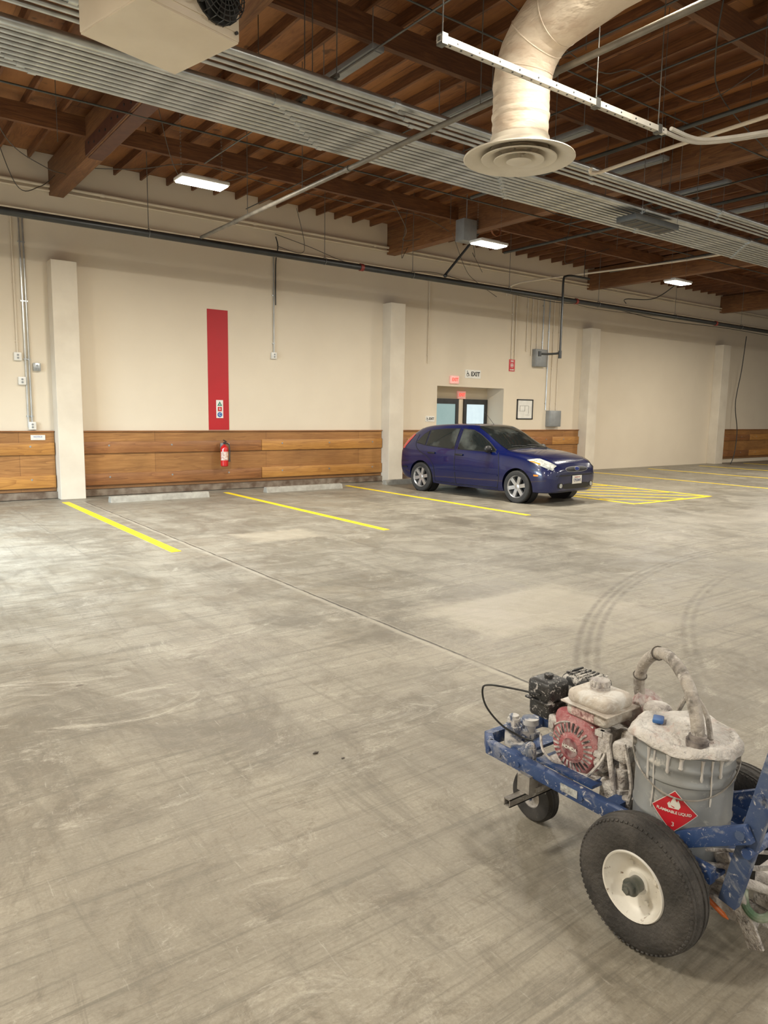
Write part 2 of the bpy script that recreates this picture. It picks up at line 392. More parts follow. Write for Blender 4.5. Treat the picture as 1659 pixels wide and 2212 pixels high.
def wains(x0,x1,split=None):
    xc=(x0+x1)/2; e=empty('plywood_wainscot',(xc,WY,.14),'orange-brown plywood wainscot with bolted bumper boards','wall panelling',group='wainscot sections')
    b=B(); b.box((0,-.02,.55),(x1-x0,.03,1.1)); b.obj('plywood_backing',MPLY,parent=e)
    b=B(); b.box((0,-.045,1.09),(x1-x0,.05,.022)); b.obj('top_cap',MBD2,parent=e)
    sp=split if split else xc
    for (a,c,m1,m2) in ((.68,.90,MBD2,MBD),(.08,.30,MBD2,MBD)):
        for (p,q,mm) in ((x0,sp,m1),(sp,x1,m2)):
            if q-p<.05: continue
            dz=random.uniform(-.012,.012)
            b=B(); b.box(((p+q)/2-xc,-.055,(a+c)/2+dz),(q-p-.01,.04,c-a+random.uniform(-.01,.01)),bev=.004)
            xx=p+.5
            while xx<q-.1:
                b.cyl((xx-xc,-.075,a+.14),(xx-xc,-.082,a+.14),.018,n=10,mi=1); b.cyl((xx-xc,-.08,a+.14),(xx-xc,-.09,a+.14),.008,n=6,mi=1); xx+=1.22
            b.obj('bumper_board',[mm,MGALV],parent=e)
wains(-3.05,3.03,.9); wains(3.49,10.43,7.2); wains(10.89,12.18,11.2); wains(14.62,17.80,16.6); wains(25.66,32.5,28)

# ------------------------------------------------------------------ floor markings
def stripe(x,y0,y1,w=.1):
    b=B(); b.box((0,0,.002),(w,y1-y0,.004)); o=b.obj('parking_stripe',MYEL,loc=(x,(y0+y1)/2,0)); tag(o,'fresh yellow painted parking stripe on the concrete floor','floor marking','parking stripes'); return o
stripe(3.03,8.2,13.6,.12)
for x in (6.12,9.07,12.06,14.72,17.7,20.7,23.7,26.7): stripe(x,8.2,13.7,.11)
b=B()
b.box((0,-2.68,.002),(2.5,.1,.004)); b.box((0,2.72,.002),(2.5,.1,.004))
for k in range(0,9):
    c=-3.0+k*.82
    xa,xb=-1.23,1.23; ya,yb=-xa+c,-xb+c
    if ya>2.66: xa=c-2.66; ya=2.66
    if yb<-2.62: xb=c+2.62; yb=-2.62
    if xb-xa>.2: b.bar((xa,ya,.002),(xb,yb,.002),.09,.004)
o=b.obj('access_aisle_hatching',MYEL,loc=(13.39,10.9,0)); tag(o,'yellow diagonal hatching of an access aisle on the floor','floor marking')
ws=None
for (x,y,l) in ((4.6,13.2,0),(7.75,13.35,0),(10.9,13.5,0)):
    if ws is None:
        b=B(); b.prism([(-.09,0),(.09,0),(.075,.05),(.05,.105),(-.05,.105),(-.075,.05)],(-.92,0,0),(0,1,0),(0,0,1),(1.84,0,0))
        for k in (-.6,.6): b.cyl((k,0,.1),(k,0,.109),.015,n=8,mi=1)
        ws=b.obj('wheel_stop',[MCONC,MDARK]); ws.location=(x,y,0); tag(ws,'pale concrete wheel stop at the head of a parking stall','wheel stop','wheel stops')
    else:
        o=ws.copy(); COL.objects.link(o); o.location=(x,y,0)

# ------------------------------------------------------------------ overhead services
def pipe(name,p1,p2,r,m,label,cat,coup=None,cr=1.35,cm=None,group=None,step=None,ph=0):
    p1=V(p1);p2=V(p2); b=B(); o0=p1; b.cyl((0,0,0),p2-p1,r,n=14)
    if step:
        L=(p2-p1).length; d=(p2-p1).normalized(); t=ph
        while t<L-.1: b.cyl(d*t,d*(t+.07),r*cr,n=12,mi=1); t+=step
    o=b.obj(name,[m,cm or m],loc=p1); tag(o,label,cat,group); return o
MRC=mat('red_coupling_paint',(.22,.03,.02),rough=.5)
mp=pipe('sprinkler_main_pipe',(XL,12,4.44),(40,12,4.44),.058,MBLK,'dark green-black sprinkler main hung along the wall','pipe',step=6.4,ph=4.9,cr=1.25,cm=MRC)
def rod(x,y,z0,z1,r=.006,name='threaded_hanger_rod',lab='thin steel hanger rod dropping from the roof',ring=True):
    b=B(); b.cyl((0,0,0),(0,0,z1-z0),r,n=6)
    if ring: b.torus((0,0,-.055),.068,.006,(1,0,0),n=16,m=5)
    o=b.obj(name,MSTR,loc=(x,y,z0)); tag(o,lab,'hanger rod','pipe hanger rods')
for x in (1.1,4.1,7.4,9.5,12.3,15.5,18.9,22.5,26): rod(x,12,4.505,6.05)
for y in (10.2,8.6,5.3): rod(4.96,y,4.53,6.05,.005,ring=False)
MWP=mat('weathered_pipe',(.22,.20,.165),(.15,.135,.11),rough=.5,metal=.3)
pipe('sprinkler_branch_pipe',(4.96,-4,4.5),(4.96,11.94,4.5),.028,MWP,'thin grey-brown sprinkler branch pipe crossing below the conduits','pipe',step=3.1,ph=2.2)
pipe('sprinkler_branch_pipe',(12.3,-4,5.3),(12.3,12.2,5.3),.028,MDGP,'dark sprinkler branch pipe under the roof','pipe',step=3.1,ph=2)
pipe('sprinkler_branch_pipe',(8.75,-4,5.28),(8.75,9.5,5.28),.028,MDGP,'dark sprinkler branch pipe under the roof','pipe',step=3.1,ph=2)
pipe('sprinkler_branch_pipe',(15.9,-4,5.3),(15.9,12,5.3),.028,MDGP,'dark sprinkler branch pipe under the roof','pipe',step=3.1,ph=2)
pipe('roof_conduit',(4.6,-4,5.33),(4.6,10.9,5.33),.010,MSTR,'thin conduit strung under the roof beams','conduit',group='thin roof conduits')
pipe('roof_conduit',(3.6,3.2,5.34),(33,3.2,5.34),.014,MSTR,'thin conduit strung under the roof beams','conduit',group='thin roof conduits')
pipe('roof_conduit',(XL,9.75,5.34),(33,9.75,5.34),.012,MDGP,'thin conduit strung under the roof beams','conduit',group='thin roof conduits')
pipe('roof_conduit',(7.2,-3,5.3),(7.2,9.7,5.3),.010,MDGP,'thin conduit strung under the roof beams','conduit',group='thin roof conduits')
pipe('roof_conduit',(11.4,-3,5.3),(11.4,9.7,5.3),.012,MDGP,'thin conduit strung under the roof beams','conduit',group='thin roof conduits')
pipe('roof_conduit',(3.6,5.6,5.34),(33,5.6,5.34),.009,MDGP,'thin conduit strung under the roof beams','conduit',group='thin roof conduits')
pipe('roof_conduit',(6.1,-3,5.28),(6.1,12.6,5.28),.009,MDGP,'thin conduit strung under the roof beams','conduit',group='thin roof conduits')
for (x,y) in ((6.3,5.2),(8.1,4.3),(9.9,5.4),(7.6,9.2),(9.0,10.3),(12.9,9.6),(2.3,9.9)):
    rod(x,y,random.uniform(4.8,5.4),6.05,.004,ring=False)
b=B(); b.cyl((10.3,11.93,4.52),(11.4,11.4,6.05),.026,n=12); b.sph((10.3,11.9,4.52),.042); o=b.obj('pipe_sway_brace',MBLK,off=(10.3,12,4.5),loc=(10.3,12,4.5)); tag(o,'black diagonal sway brace from the sprinkler main to the roof','pipe brace')
b=B(); b.tube(catmull([(14.9,11.84,4.98),(14.3,11.84,4.98),(14.03,11.84,4.94),(13.95,11.84,4.84),(13.95,11.84,4.3),(13.95,11.84,3.25),(13.95,11.84,3.15),(13.75,12.0,3.12),(13.55,12.12,3.12)],6),.026,10)
b.cyl((13.95,11.84,3.02),(13.95,11.84,3.2),.04); b.cyl((13.55,12.12,3.06),(13.55,12.12,3.18),.04); b.cyl((14.7,11.84,4.98),(14.7,11.84,6.05),.008)
o=b.obj('drain_drop_pipe',MBLK,off=(14.1,12,3),loc=(14.1,12,3)); tag(o,'black drop pipe with elbows and valve near the wall','pipe')
for k in range(10):
    y=6.80+k*.093; r=.0245 if k>0 else .042
    pipe('electrical_conduit',(XL,y,4.70),(33,y,4.70),r,MGALV,'long galvanized conduit in the flat overhead rack','conduit',cm=MGALV,group='conduits in the overhead rack',step=3.05,ph=.6+.11*k,cr=1.35)
for k in range(4):
    y=6.18+k*.11
    pipe('electrical_conduit',(XL,y,4.72),(33,y,4.72),.022 if k else .038,MGALV,'galvanized conduit in the second overhead run','conduit',group='conduits in the second overhead run',step=3.05,ph=1.6+.15*k,cr=1.35)
x=-2.2
while x<31:
    for (yc,hw,nm) in ((7.215,.52,10),(6.345,.24,4)):
        b=B(); b.box((0,0,.107),(.042,hw*2,.03)); 
        for yy in (-hw+.02,hw-.02): b.cyl((0,yy,.07),(0,yy,1.39),.005,n=6)
        for k in range(nm): b.box((0,(k-(nm-1)/2)*(.093 if nm==10 else .11),.08 if (k and nm==10) else .095),(.026,.05,.034 if (k and nm==10) else .012))
        o=b.obj('conduit_trapeze_hanger',MSTR,loc=(x,yc,4.66)); tag(o,'galvanized strut trapeze on threaded rods carrying the conduits','conduit hanger','trapeze hangers')
    x+=3.05
for (z,r,m,y) in ((5.5,.03,MCREAM,WY-.06),(5.42,.02,MCREAM,WY-.05),(5.05,.018,MCREAM,WY-.05)):
    pipe('wall_conduit',(XL,y,z),(40,y,z),r,m,'painted conduit run fixed high along the wall','conduit',step=3.05,ph=1,group='conduit runs on the wall')
hb=None
LB=((3.97,9.5,4.59),(9.2,9.5,4.57),(15.0,9.5,4.59))
for (lx,ly,lz) in LB:
    if hb is None:
        e=empty('high_bay_light',(lx,ly,lz),'bright white LED panel light hanging on chains','ceiling light',group='LED high bay lights')
        b=B(); b.box((0,0,.035),(.66,.30,.045),bev=.01); b.box((0,0,.075),(.42,.10,.04)); b.obj('fixture_housing',MWHT,parent=e)
        for s in (-1,1):
            b=B(); b.box((0,s*.07,.004),(.62,.12,.014),bev=.003); b.obj('led_lens',MLED,parent=e)
        for s in (-1,1):
            b=B()
            for k in range(33): b.torus((s*.28,0,.08+k*.042),.011,.0022,((1,0,0) if k%2 else (0,1,0)),n=8,m=4)
            b.obj('suspension_chain',MSTR,parent=e)
        hb=e
    else: copytree(hb,(lx,ly,lz))
sf=None
for x in (4.85,6.65,8.4,10.2,12.0,13.8,15.6,17.4,19.2):
    if sf is None:
        e=empty('strip_light_fixture',(x,7.4,5.5),'unlit grey fluorescent strip fixture under the roof','ceiling light',group='unlit strip fixtures')
        b=B(); b.box((0,0,.03),(.16,1.22,.06),bev=.008); b.cyl((0,-.5,.06),(0,-.5,.55),.005,n=6); b.cyl((0,.5,.06),(0,.5,.55),.005,n=6); b.obj('fixture_body',MGREY,parent=e)
        b=B(); b.box((0,0,-.003),(.12,1.16,.012)); b.obj('diffuser_lens',MLENS,parent=e); sf=e
    else: copytree(sf,(x if x<19 else 18.9,7.4,5.5))
def simplebox(name,c,d,m,label,cat,bev=.006,extra=None):
    b=B(); b.box((0,0,0),d,bev=bev)
    if extra: extra(b)
    o=b.obj(name,[m,MDARK,MGALV],loc=c); tag(o,label,cat); return o
simplebox('junction_box',(10.3,11.3,5.3),(.35,.25,.42),MGREY,'grey steel junction box hanging below a roof beam','electrical box',extra=lambda b:b.cyl((0,0,.2),(0,0,.75),.01,n=6))
def grl(b):
    b.box((0,0,-.042),(1.0,.26,.008),1)
    for k in range(5): b.box((-.4+k*.2,0,-.048),(.015,.28,.008),0)
    for s in(-.45,.45): b.cyl((s,-.20,.03),(s,-.20,1.5),.005,n=6,mi=2)
simplebox('infrared_heater_panel',(9.97,6.88,4.55),(1.1,.34,.08),MDKP,'dark grey flat rectangular panel fixture hung below the conduits','ceiling fixture',extra=grl)
b=B()
for k in range(5): b.torus((0,.01*k,.004*k),.13,.008,(0,1,0),n=24,m=5)
b.cyl((0,0,.13),(0,0,.65),.006,n=6)
o=b.obj('coiled_cable',mat('orange_brown_cable',(.28,.09,.03),rough=.6),loc=(10.95,11.1,5.4)); tag(o,'coil of orange-brown cable hanging under the roof','cable')
def wire(pts,r=.007,m=MWIRE,lab='loose grey cable draped below the roof'):
    o0=V(pts[0]); b=B(); b.tube(catmull([V(p)-o0 for p in pts],8),r,6); o=b.obj('loose_cable',m,loc=o0); tag(o,lab,'cable','loose cables')
wire([(3.45,12.8,5.5),(4.0,12.2,5.45),(4.9,11.9,5.62),(6.2,11.7,5.5),(8.2,11.6,5.45),(9.6,11.9,5.6),(10.45,12,5.45)])
wire([(1.6,11,6.0),(2.0,11.5,5.3),(2.6,12,5.15),(3.0,12.5,5.25)])
wire([(1.9,12.4,6.04),(2.3,12.6,5.0),(2.7,12.9,5.1),(3.0,13.2,5.4)])
wire([(7.53,14.2,5.35),(8.4,14.2,5.2),(9.4,14.2,5.0),(10.6,14.15,4.95),(12,14.2,5.1),(14,14.2,4.9),(16,14.2,5.0),(18,14.1,4.8),(22,14.2,4.9)])
wire([(10.2,11.6,5.3),(11.5,12.6,4.9),(12.6,13.4,4.85),(13.9,14.0,4.7)])
wire([(10.9,11.8,5.5),(11.4,12.2,5.1),(11.8,12.7,5.3),(12.4,13,5.0)])
wire([(8.5,11.4,5.6),(9.0,11.6,5.2),(9.4,12.2,5.15),(10.0,12.4,5.3)])
wire([(9.6,12.3,6.0),(9.6,12.5,4.95),(9.9,12.8,5.05),(10.3,13.2,5.3)])
wire([(7.2,12.7,5.5),(7.6,13.1,5.0),(7.8,13.6,4.9),(7.55,14.15,5.1)])
wire([(26.5,13.9,4.6),(26.45,13.95,3.4),(26.3,14.0,2.2),(26.0,13.7,1.2),(25.75,13.6,.4),(25.55,13.6,.01)],.016,MBLK,'black hose cable dropping down the wall by a pilaster')
wire([(14,13.9,4.82),(16,13.8,4.75),(18,13.85,4.85),(21,13.8,4.7),(25,13.8,4.75),(29,13.8,4.7)],.01,MBLK)
wire([(18.3,11.5,5.3),(18.2,12.2,4.9),(18.3,13.2,5.0),(19,13.7,5.0)],.014,MBLK)
wire([(5.9,3.4,5.6),(7,4.2,5.2),(8.6,5,5.35),(10.4,5.2,5.1)],.007,MBLK)
wire([(5.3,8.9,5.6),(5.8,8.6,5.35),(6.8,8.5,5.15),(7.9,8.7,5.5)],.006)
wire([(5.6,5.9,6.0),(6.4,5.2,5.2),(7.0,5.1,5.3),(7.9,4.9,5.15),(8.4,4.5,5.5)],.006)
wire([(9.3,8.8,6.0),(9.8,8.9,5.2),(11.0,8.6,5.1),(11.9,8.8,5.4)],.007,MBLK)
wire([(12.7,9.0,6.0),(13.6,8.6,5.15),(14.8,8.9,5.2),(15.6,8.7,5.5)],.007,MBLK)
wire([(3.9,10.9,6.0),(4.4,11.3,5.15),(5.2,11.3,5.3),(5.8,11.2,5.6)],.006)
wire([(12.7,10.6,6.0),(13.2,11.2,5.1),(13.8,11.3,5.25),(14.5,11.0,5.5)],.007,MBLK)
def cond(pts,r,m,lab):
    o0=V(pts[0]); b=B(); b.tube(catmull([V(p)-o0 for p in pts],8),r,8); o=b.obj('bent_conduit',m,loc=o0); tag(o,lab,'conduit')
cond([(14.5,14.2,4.8),(14.5,14.2,4.95),(14.6,14.0,5.1),(14.8,13.2,5.15),(15.4,9.5,5.15),(15.5,4,5.15)],.022,MCREAM,'cream conduit bending away from the wall under the roof')
cond([(7.0,5.62,4.44),(7.12,5.72,4.45),(7.24,5.70,4.47),(7.28,5.5,4.49),(7.24,4.6,4.5),(7.2,2.5,4.5),(7.2,-1,4.5)],.02,MCREAM,'cream conduit with an open end running under the roof')
for y in (4.9,2.6): rod(7.24,y,4.51,6.05,.004,ring=False)
for dy in (0,.075):
    cond([(5.97,3.95+dy,4.16),(6.3,3.95+dy,4.16),(6.5+dy*.5,3.88+dy,4.17),(6.75+dy*.8,3.6+dy*.8,4.2),(6.95+dy,3.1+dy*.6,4.22),(7.0+dy,1.4+dy*.4,4.24)],.018,MSTW,'white conduit sweeping off the end of the strut channel')
b=B()
L=2.6
b.box((L/2,0,.02),(L,.045,.004)); b.box((L/2,-.022,0),(L,.004,.045)); b.box((L/2,.022,0),(L,.004,.045)); b.box((L/2,0,-.018),(L,.045,.004))
k=.1
while k<L: b.cyl((k,0,-.023),(k,0,-.0195),.008,n=10,mi=1); k+=.1
k=.15
while k<L: b.cyl((k,-.0265,0),(k,-.0235,0),.007,n=10,mi=1); k+=.2
for s in (.03,1.65,2.5): b.cyl((s,0,0),(s,0,1.91),.005,n=6,mi=2); b.box((s,0,0.0),(.05,.06,.07),2)
o=b.obj('perforated_strut_channel',[MSTW,MDARK,MSTR],loc=(3.35,4.0,4.14)); tag(o,'white perforated steel strut channel hung on rods beside the duct','strut channel')

# ------------------------------------------------------------------ duct with round diffuser
DX,DY=4.68,4.51
e=empty('air_duct',(DX,DY,3.78),'cream painted round air duct dropping to a round ceiling diffuser','air duct')
b=B(); R=.232
b.tube([V((0,0,.08+.02*i)) for i in range(0,25)],[R+(.008 if i in(0,12,13,24) else .0025*math.sin(i*1.7)) for i in range(25)],40)
el=[]; rr=.42; NG=5
for k in range(0,NG+1):
    a=math.radians(k*82/NG); el.append(V((0,-rr+rr*math.cos(a),.56+rr*math.sin(a))))
last=el[-1]; el+= [last+V((0.0,-.5,.07)),last+V((0,-1.6,.1)),last+V((0,-4.5,.12))]
b.tube([V((0,0,.54))]+el,[R]+[R*1.03]*len(el),40)
for p in (1,3,5):
    t=(el[min(p+1,len(el)-1)]-el[p-1]).normalized(); b.torus(el[p],R*1.02,.007,t,n=40,m=6)
b.obj('duct_pipe',MDUCT,parent=e,angle=12)
b=B()
for yy in (-.75,-2.0): b.cyl((0,yy,1.2),(0,yy,2.27),.006,n=6)
b.obj('hanger_strap',MGALV,parent=e)
b=B(); b.lathe([(.235,.16),(.24,.10),(.30,.045),(.40,.012),(.455,0),(.462,.004),(.46,.012),(.40,.028),(.31,.06),(.25,.12),(.245,.16)],56); b.obj('diffuser_outer_ring',MDIFF,parent=e)
for (r0,r1,z) in ((.16,.31,.0),(.07,.205,-.012)):
    b=B(); b.lathe([(r0,z+.075),(r0+.03,z+.05),((r0+r1)/2,z+.02),(r1,z),(r1+.004,z+.006),((r0+r1)/2+.01,z+.032),(r0+.03,z+.062)],48); b.obj('diffuser_cone',MDIFF,parent=e)
b=B(); b.lathe([(0,-.035),(.05,-.032),(.09,-.024),(.105,-.018),(.09,-.012),(.03,0),(0,0)],40); b.cyl((0,0,0),(0,0,.12),.02); 
for k in range(4):
    a=k*math.pi/2+.3; b.bar((0,0,.05),(.24*math.cos(a),.24*math.sin(a),.09),.012,.012)
b.obj('diffuser_core',MDIFF,parent=e)
b=B(); b.cyl((0,0,.14),(0,0,.17),.225,n=32); b.obj('duct_throat',MDARK,parent=e)

# ------------------------------------------------------------------ unit heater
h=2.7
e=empty('unit_heater',(2.052,5.635,1.67+h),'cream unit heater with black caged fan hung from the roof','heater',rot=(0,0,math.radians(13.9)))
b=B(); S=.815; b.box((0,0,.33),(S,S,.66),bev=.012); b.box((0,0,-.004),(S*.98,S*.98,.01)); b.box((0,-S/2-.004,.33),(S*.9,.01,.55),bev=.003)
for s in (-.37,.37):
    for z in (.05,.6): b.cyl((s,-S/2-.02,z),(s,-S/2,z),.012,n=8,mi=1)
b.obj('heater_cabinet',[MCREAM,MDARK],parent=e)
b=B(); fc=V((.19,-S/2-.09,.24))
for r in (.04,.07,.10,.13,.16,.19): b.torus(fc+V((0,-.035*(1-(r/.19)**2),0)),r,.0045,(0,1,0),n=36,m=5)
for k in range(20):
    a=k*math.pi/10; b.tube([fc+V((.03*math.cos(a),-.034,.03*math.sin(a))),fc+V((.12*math.cos(a),-.022,.12*math.sin(a))),fc+V((.195*math.cos(a),0,.195*math.sin(a))),fc+V((.2*math.cos(a),.09,.2*math.sin(a)))],.004,5)
b.cyl(fc+V((0,.07,0)),fc+V((0,.085,0)),.2,n=32)
b.obj('fan_cage',MBLK,parent=e)
b=B()
for k in range(5):
    a=k*2*math.pi/5; c=fc+V((0,.03,0)); u=V((math.cos(a),0,math.sin(a))); w=V((-math.sin(a),0,math.cos(a)))
    b.grid([[c+u*r+w*s*(.02+r*.38)+V((0,s*.03,0)) for s in (-1,-.3,.4,1)] for r in (.03,.08,.13,.175)])
b.cyl(fc+V((0,.0,0)),fc+V((0,.09,0)),.055); b.obj('fan_blades',MDARK,parent=e)
b=B()
for sx in (-.3,.3):
    for sy in (-.3,.3): b.cyl((sx,sy,.65),(sx,sy,1.68),.008,n=8)
b.obj('hanger_rods',MGALV,parent=e)
b=B(); b.tube(catmull([(-.15,-.42,.28),(-.1,-.47,.16),(.0,-.49,.10),(.06,-.48,.16),(.12,-.46,.2)],6),.009,6); b.obj('power_cable',MDARK,parent=e)

# ------------------------------------------------------------------ things on the wall
def wheelchair(cx,cz,s,parent,y):
    b=B(); b.torus((cx,y,cz-.15*s),.27*s,.045*s,(0,1,0),n=20,m=4); b.sph((cx-.1*s,y,cz+.5*s),.1*s,(1,.2,1),n=10)
    b.bar((cx-.08*s,y,cz+.35*s),(cx-.02*s,y,cz),.06*s,.1*s,up=(0,1,0)); b.bar((cx-.02*s,y,cz),(cx+.25*s,y,cz),.06*s,.09*s,up=(0,1,0)); b.bar((cx+.25*s,y,cz),(cx+.38*s,y,cz-.38*s),.06*s,.09*s,up=(0,1,0)); b.bar((cx-.06*s,y,cz+.2*s),(cx+.2*s,y,cz+.18*s),.05*s,.07*s,up=(0,1,0))
    b.obj('wheelchair_symbol',MINK,parent=parent)
def signplate(name,x,z,w,hh,m,label,cat,d=.012,y=WY):
    e=empty(name,(x,y,z),label,cat); b=B(); b.box((0,-d/2,0),(w,d,hh)); b.obj('sign_plate',m,parent=e); return e,-d-.001
e,yy=signplate('exit_sign_board',13.42,2.70,.56,.22,MWHT,'white board sign reading EXIT with a wheelchair symbol','sign'); text('EXIT',.155,wallM(.085,yy,0),MINK,e,bold=.005); wheelchair(-.19,-.0,.14,e,yy)
e,yy=signplate('exit_sign_board',11.98,1.52,.30,.14,MWHT,'small white sign reading EXIT with a wheelchair symbol','sign'); text('EXIT',.08,wallM(.045,yy,0),MINK,e,bold=.003); wheelchair(-.1,0,.09,e,yy)
for (x,y,z) in ((12.75,WY,2.53),(13.6,14.95,2.17)):
    e=empty('lit_exit_sign',(x,y,z),'illuminated sign with glowing red EXIT letters','exit sign'); b=B(); b.box((0,-.03,0),(.28,.06,.20),bev=.008); b.obj('sign_housing',MEXITB,parent=e); text('EXIT',.115,wallM(0,-.062,0),MEXITR,e,bold=.005,sx=.92)
e,yy=signplate('fire_alarm_sign',14.87,3.0,.22,.32,MREDG,'red fire alarm sign plate with white print','sign'); text('FIRE',.06,wallM(0,yy,.11),MWHT,e,bold=.002); text('ALARM',.05,wallM(0,yy,-.12),MWHT,e,bold=.002)
b=B(); b.torus((0,yy,0),.05,.008,(0,1,0),n=16,m=4); b.sph((0,yy,0),.025,(1,.2,1)); b.obj('emblem',MWHT,parent=e)
e=empty('framed_floor_plan',(15.45,WY,1.81),'dark framed floor plan drawing hung on the wall','picture frame'); b=B()
for s in (-1,1): b.box((s*.31,-.015,0),(.03,.03,.56)); b.box((0,-.015,s*.265),(.65,.03,.03))
b.obj('frame',MDARK,parent=e); b=B(); b.box((0,-.008,0),(.6,.012,.5)); b.obj('paper',MWHT,parent=e)
b=B()
for p,q in (((-.2,.1),(.15,.1)),((.15,.1),(.15,-.12)),((-.2,.1),(-.2,-.05)),((-.2,-.05),(0,-.05)),((0,-.05),(0,.1)),((.02,-.16),(.2,-.16))): b.bar((p[0],-.016,p[1]),(q[0],-.016,q[1]),.003,.008,up=(0,1,0))
b.obj('drawing_lines',MINK,parent=e)
def elbox(x,z,w,hh,label):
    e=empty('electrical_box',(x,WY,z),label,'electrical box'); b=B(); b.box((0,-.075,0),(w,.15,hh),bev=.008); b.obj('enclosure',MGREY,parent=e)
    b=B(); b.box((0,-.154,0),(w*.92,.01,hh*.92),bev=.003); b.obj('cover_door',MGREY,parent=e); b=B(); b.box((w/2+.02,-.08,0),(.04,.05,.12),bev=.005); b.obj('switch_handle',MDARK,parent=e)
elbox(15.9,3.25,.46,.48,'grey steel electrical disconnect box on the wall'); elbox(16.6,1.56,.5,.46,'grey steel electrical box low on the wall beside the pilaster')
def vcond(x,z0,z1,r=.014,m=MCREAM,y=WY-.03):
    b=B(); b.cyl((0,0,0),(0,0,z1-z0),r,n=8)
    z=.2
    while z<z1-z0: b.box((0,.016,z),(r*4,.028,.02)); z+=1.0
    o=b.obj('vertical_conduit',m,loc=(x,y,z0)); tag(o,'thin conduit running vertically down the wall','conduit','vertical wall conduits')
for (x,z0,z1,m) in ((14.82,3.17,5.03,MCREAM),(14.95,3.17,5.03,MCREAM),(15.4,3.4,5.0,MCREAM),(15.6,3.3,5.0,MCREAM),(15.82,3.5,5.0,MCREAM),(16.05,3.5,5.0,MGALV),(16.3,1.8,5.0,MGALV),(16.5,1.8,5.0,MCREAM),(16.75,1.8,5.0,MCREAM),(7.53,2.9,5.0,MGALV),(11.85,2.9,5.0,MCREAM),(2.5,2.6,5.0,MCREAM),(2.68,1.3,5.0,MGALV),(2.62,1.3,5.0,MGALV)): vcond(x,z0,z1,m=m)
wire([(7.56,14.22,5.3),(7.6,14.2,5.1),(7.57,14.24,4.8),(7.56,14.24,4.2),(7.56,14.24,3.9)],.012,MBLK,'black cable taped to a vertical conduit')
def outlet(x,z,m=MWHT,w=.12,hh=.14):
    e=empty('wall_outlet_box',(x,WY,z),'small surface-mounted outlet box on the wall','outlet',group='wall outlet boxes'); b=B(); b.box((0,-.03,0),(w,.06,hh),bev=.006); b.obj('outlet_body',m,parent=e)
    b=B(); b.cyl((0,-.066,.025),(0,-.058,.025),.018,n=12); b.cyl((0,-.066,-.025),(0,-.058,-.025),.018,n=12); b.obj('receptacle',MGREY,parent=e)
outlet(7.53,2.84); outlet(2.5,2.54); outlet(2.8,2.37,MGALV); outlet(2.55,2.12); outlet(2.68,1.33)
e,yy=signplate('small_notice',2.76,1.12,.24,.09,MWHT,'small white printed notice on the wainscot','sign',y=WY-.036); text('NOTICE',.04,wallM(0,yy,.012),MBLUEP,e); 
e,yy=signplate('extinguisher_class_sign',6.27,1.68,.15,.37,MWHT,'white sign with A, B, C symbols on red panel','sign',y=WY-.008)
b=B(); b.prism([(-.055,0),(.055,0),(0,.095)],(0,yy,.065),(1,0,0),(0,0,1),(0,-.001,0)); b.obj('triangle_symbol',MGREEN,parent=e)
b=B(); b.box((0,yy,.0),(.09,.002,.09)); b.obj('square_symbol',MREDG,parent=e)
b=B(); b.cyl((0,yy+.001,-.115),(0,yy-.001,-.115),.052,n=24); b.obj('circle_symbol',MBLUEP,parent=e)
text('A',.055,wallM(0,yy-.003,.095),MWHT,e); text('B',.07,wallM(0,yy-.003,0),MWHT,e); text('C',.075,wallM(0,yy-.003,-.115),MWHT,e)
e=empty('fire_extinguisher',(6.27,14.085,.5),'red fire extinguisher with black hose hung on the wainscot','fire extinguisher')
b=B(); b.lathe([(0,0),(.06,0),(.078,.015),(.08,.05),(.08,.36),(.07,.405),(.04,.435),(.024,.445),(.024,.46),(0,.46)],28); b.obj('cylinder_body',MREDG,parent=e)
b=B(); b.lathe([(.0812,.13),(.0812,.31)],14,a0=math.pi*1.05,a1=math.pi*1.75); b.obj('instruction_label',mat('pale_label',(.75,.68,.6),(.45,.2,.16),scale=30,rough=.4),parent=e,fix=False)
b=B(); b.cyl((0,0,.455),(0,0,.50),.022); b.box((.0,-.03,.53),(.025,.13,.014),R=Euler((.25,0,0))); b.box((0,-.03,.50),(.02,.11,.01)); b.cyl((0,-.03,.48),(0,-.045,.48),.018); b.obj('valve_head',MDARK,parent=e)
b=B(); b.tube(catmull([(.02,0,.48),(.09,-.02,.46),(.105,-.03,.36),(.1,-.04,.25),(.092,-.045,.16)],6),.012,8); b.cyl((.092,-.045,.17),(.092,-.045,.1),.014,.02); b.obj('discharge_hose',MDARK,parent=e)
b=B(); b.box((0,.07,.42),(.05,.12,.03)); b.box((0,.125,.38),(.06,.01,.2)); b.obj('wall_bracket',MGREY,parent=e)

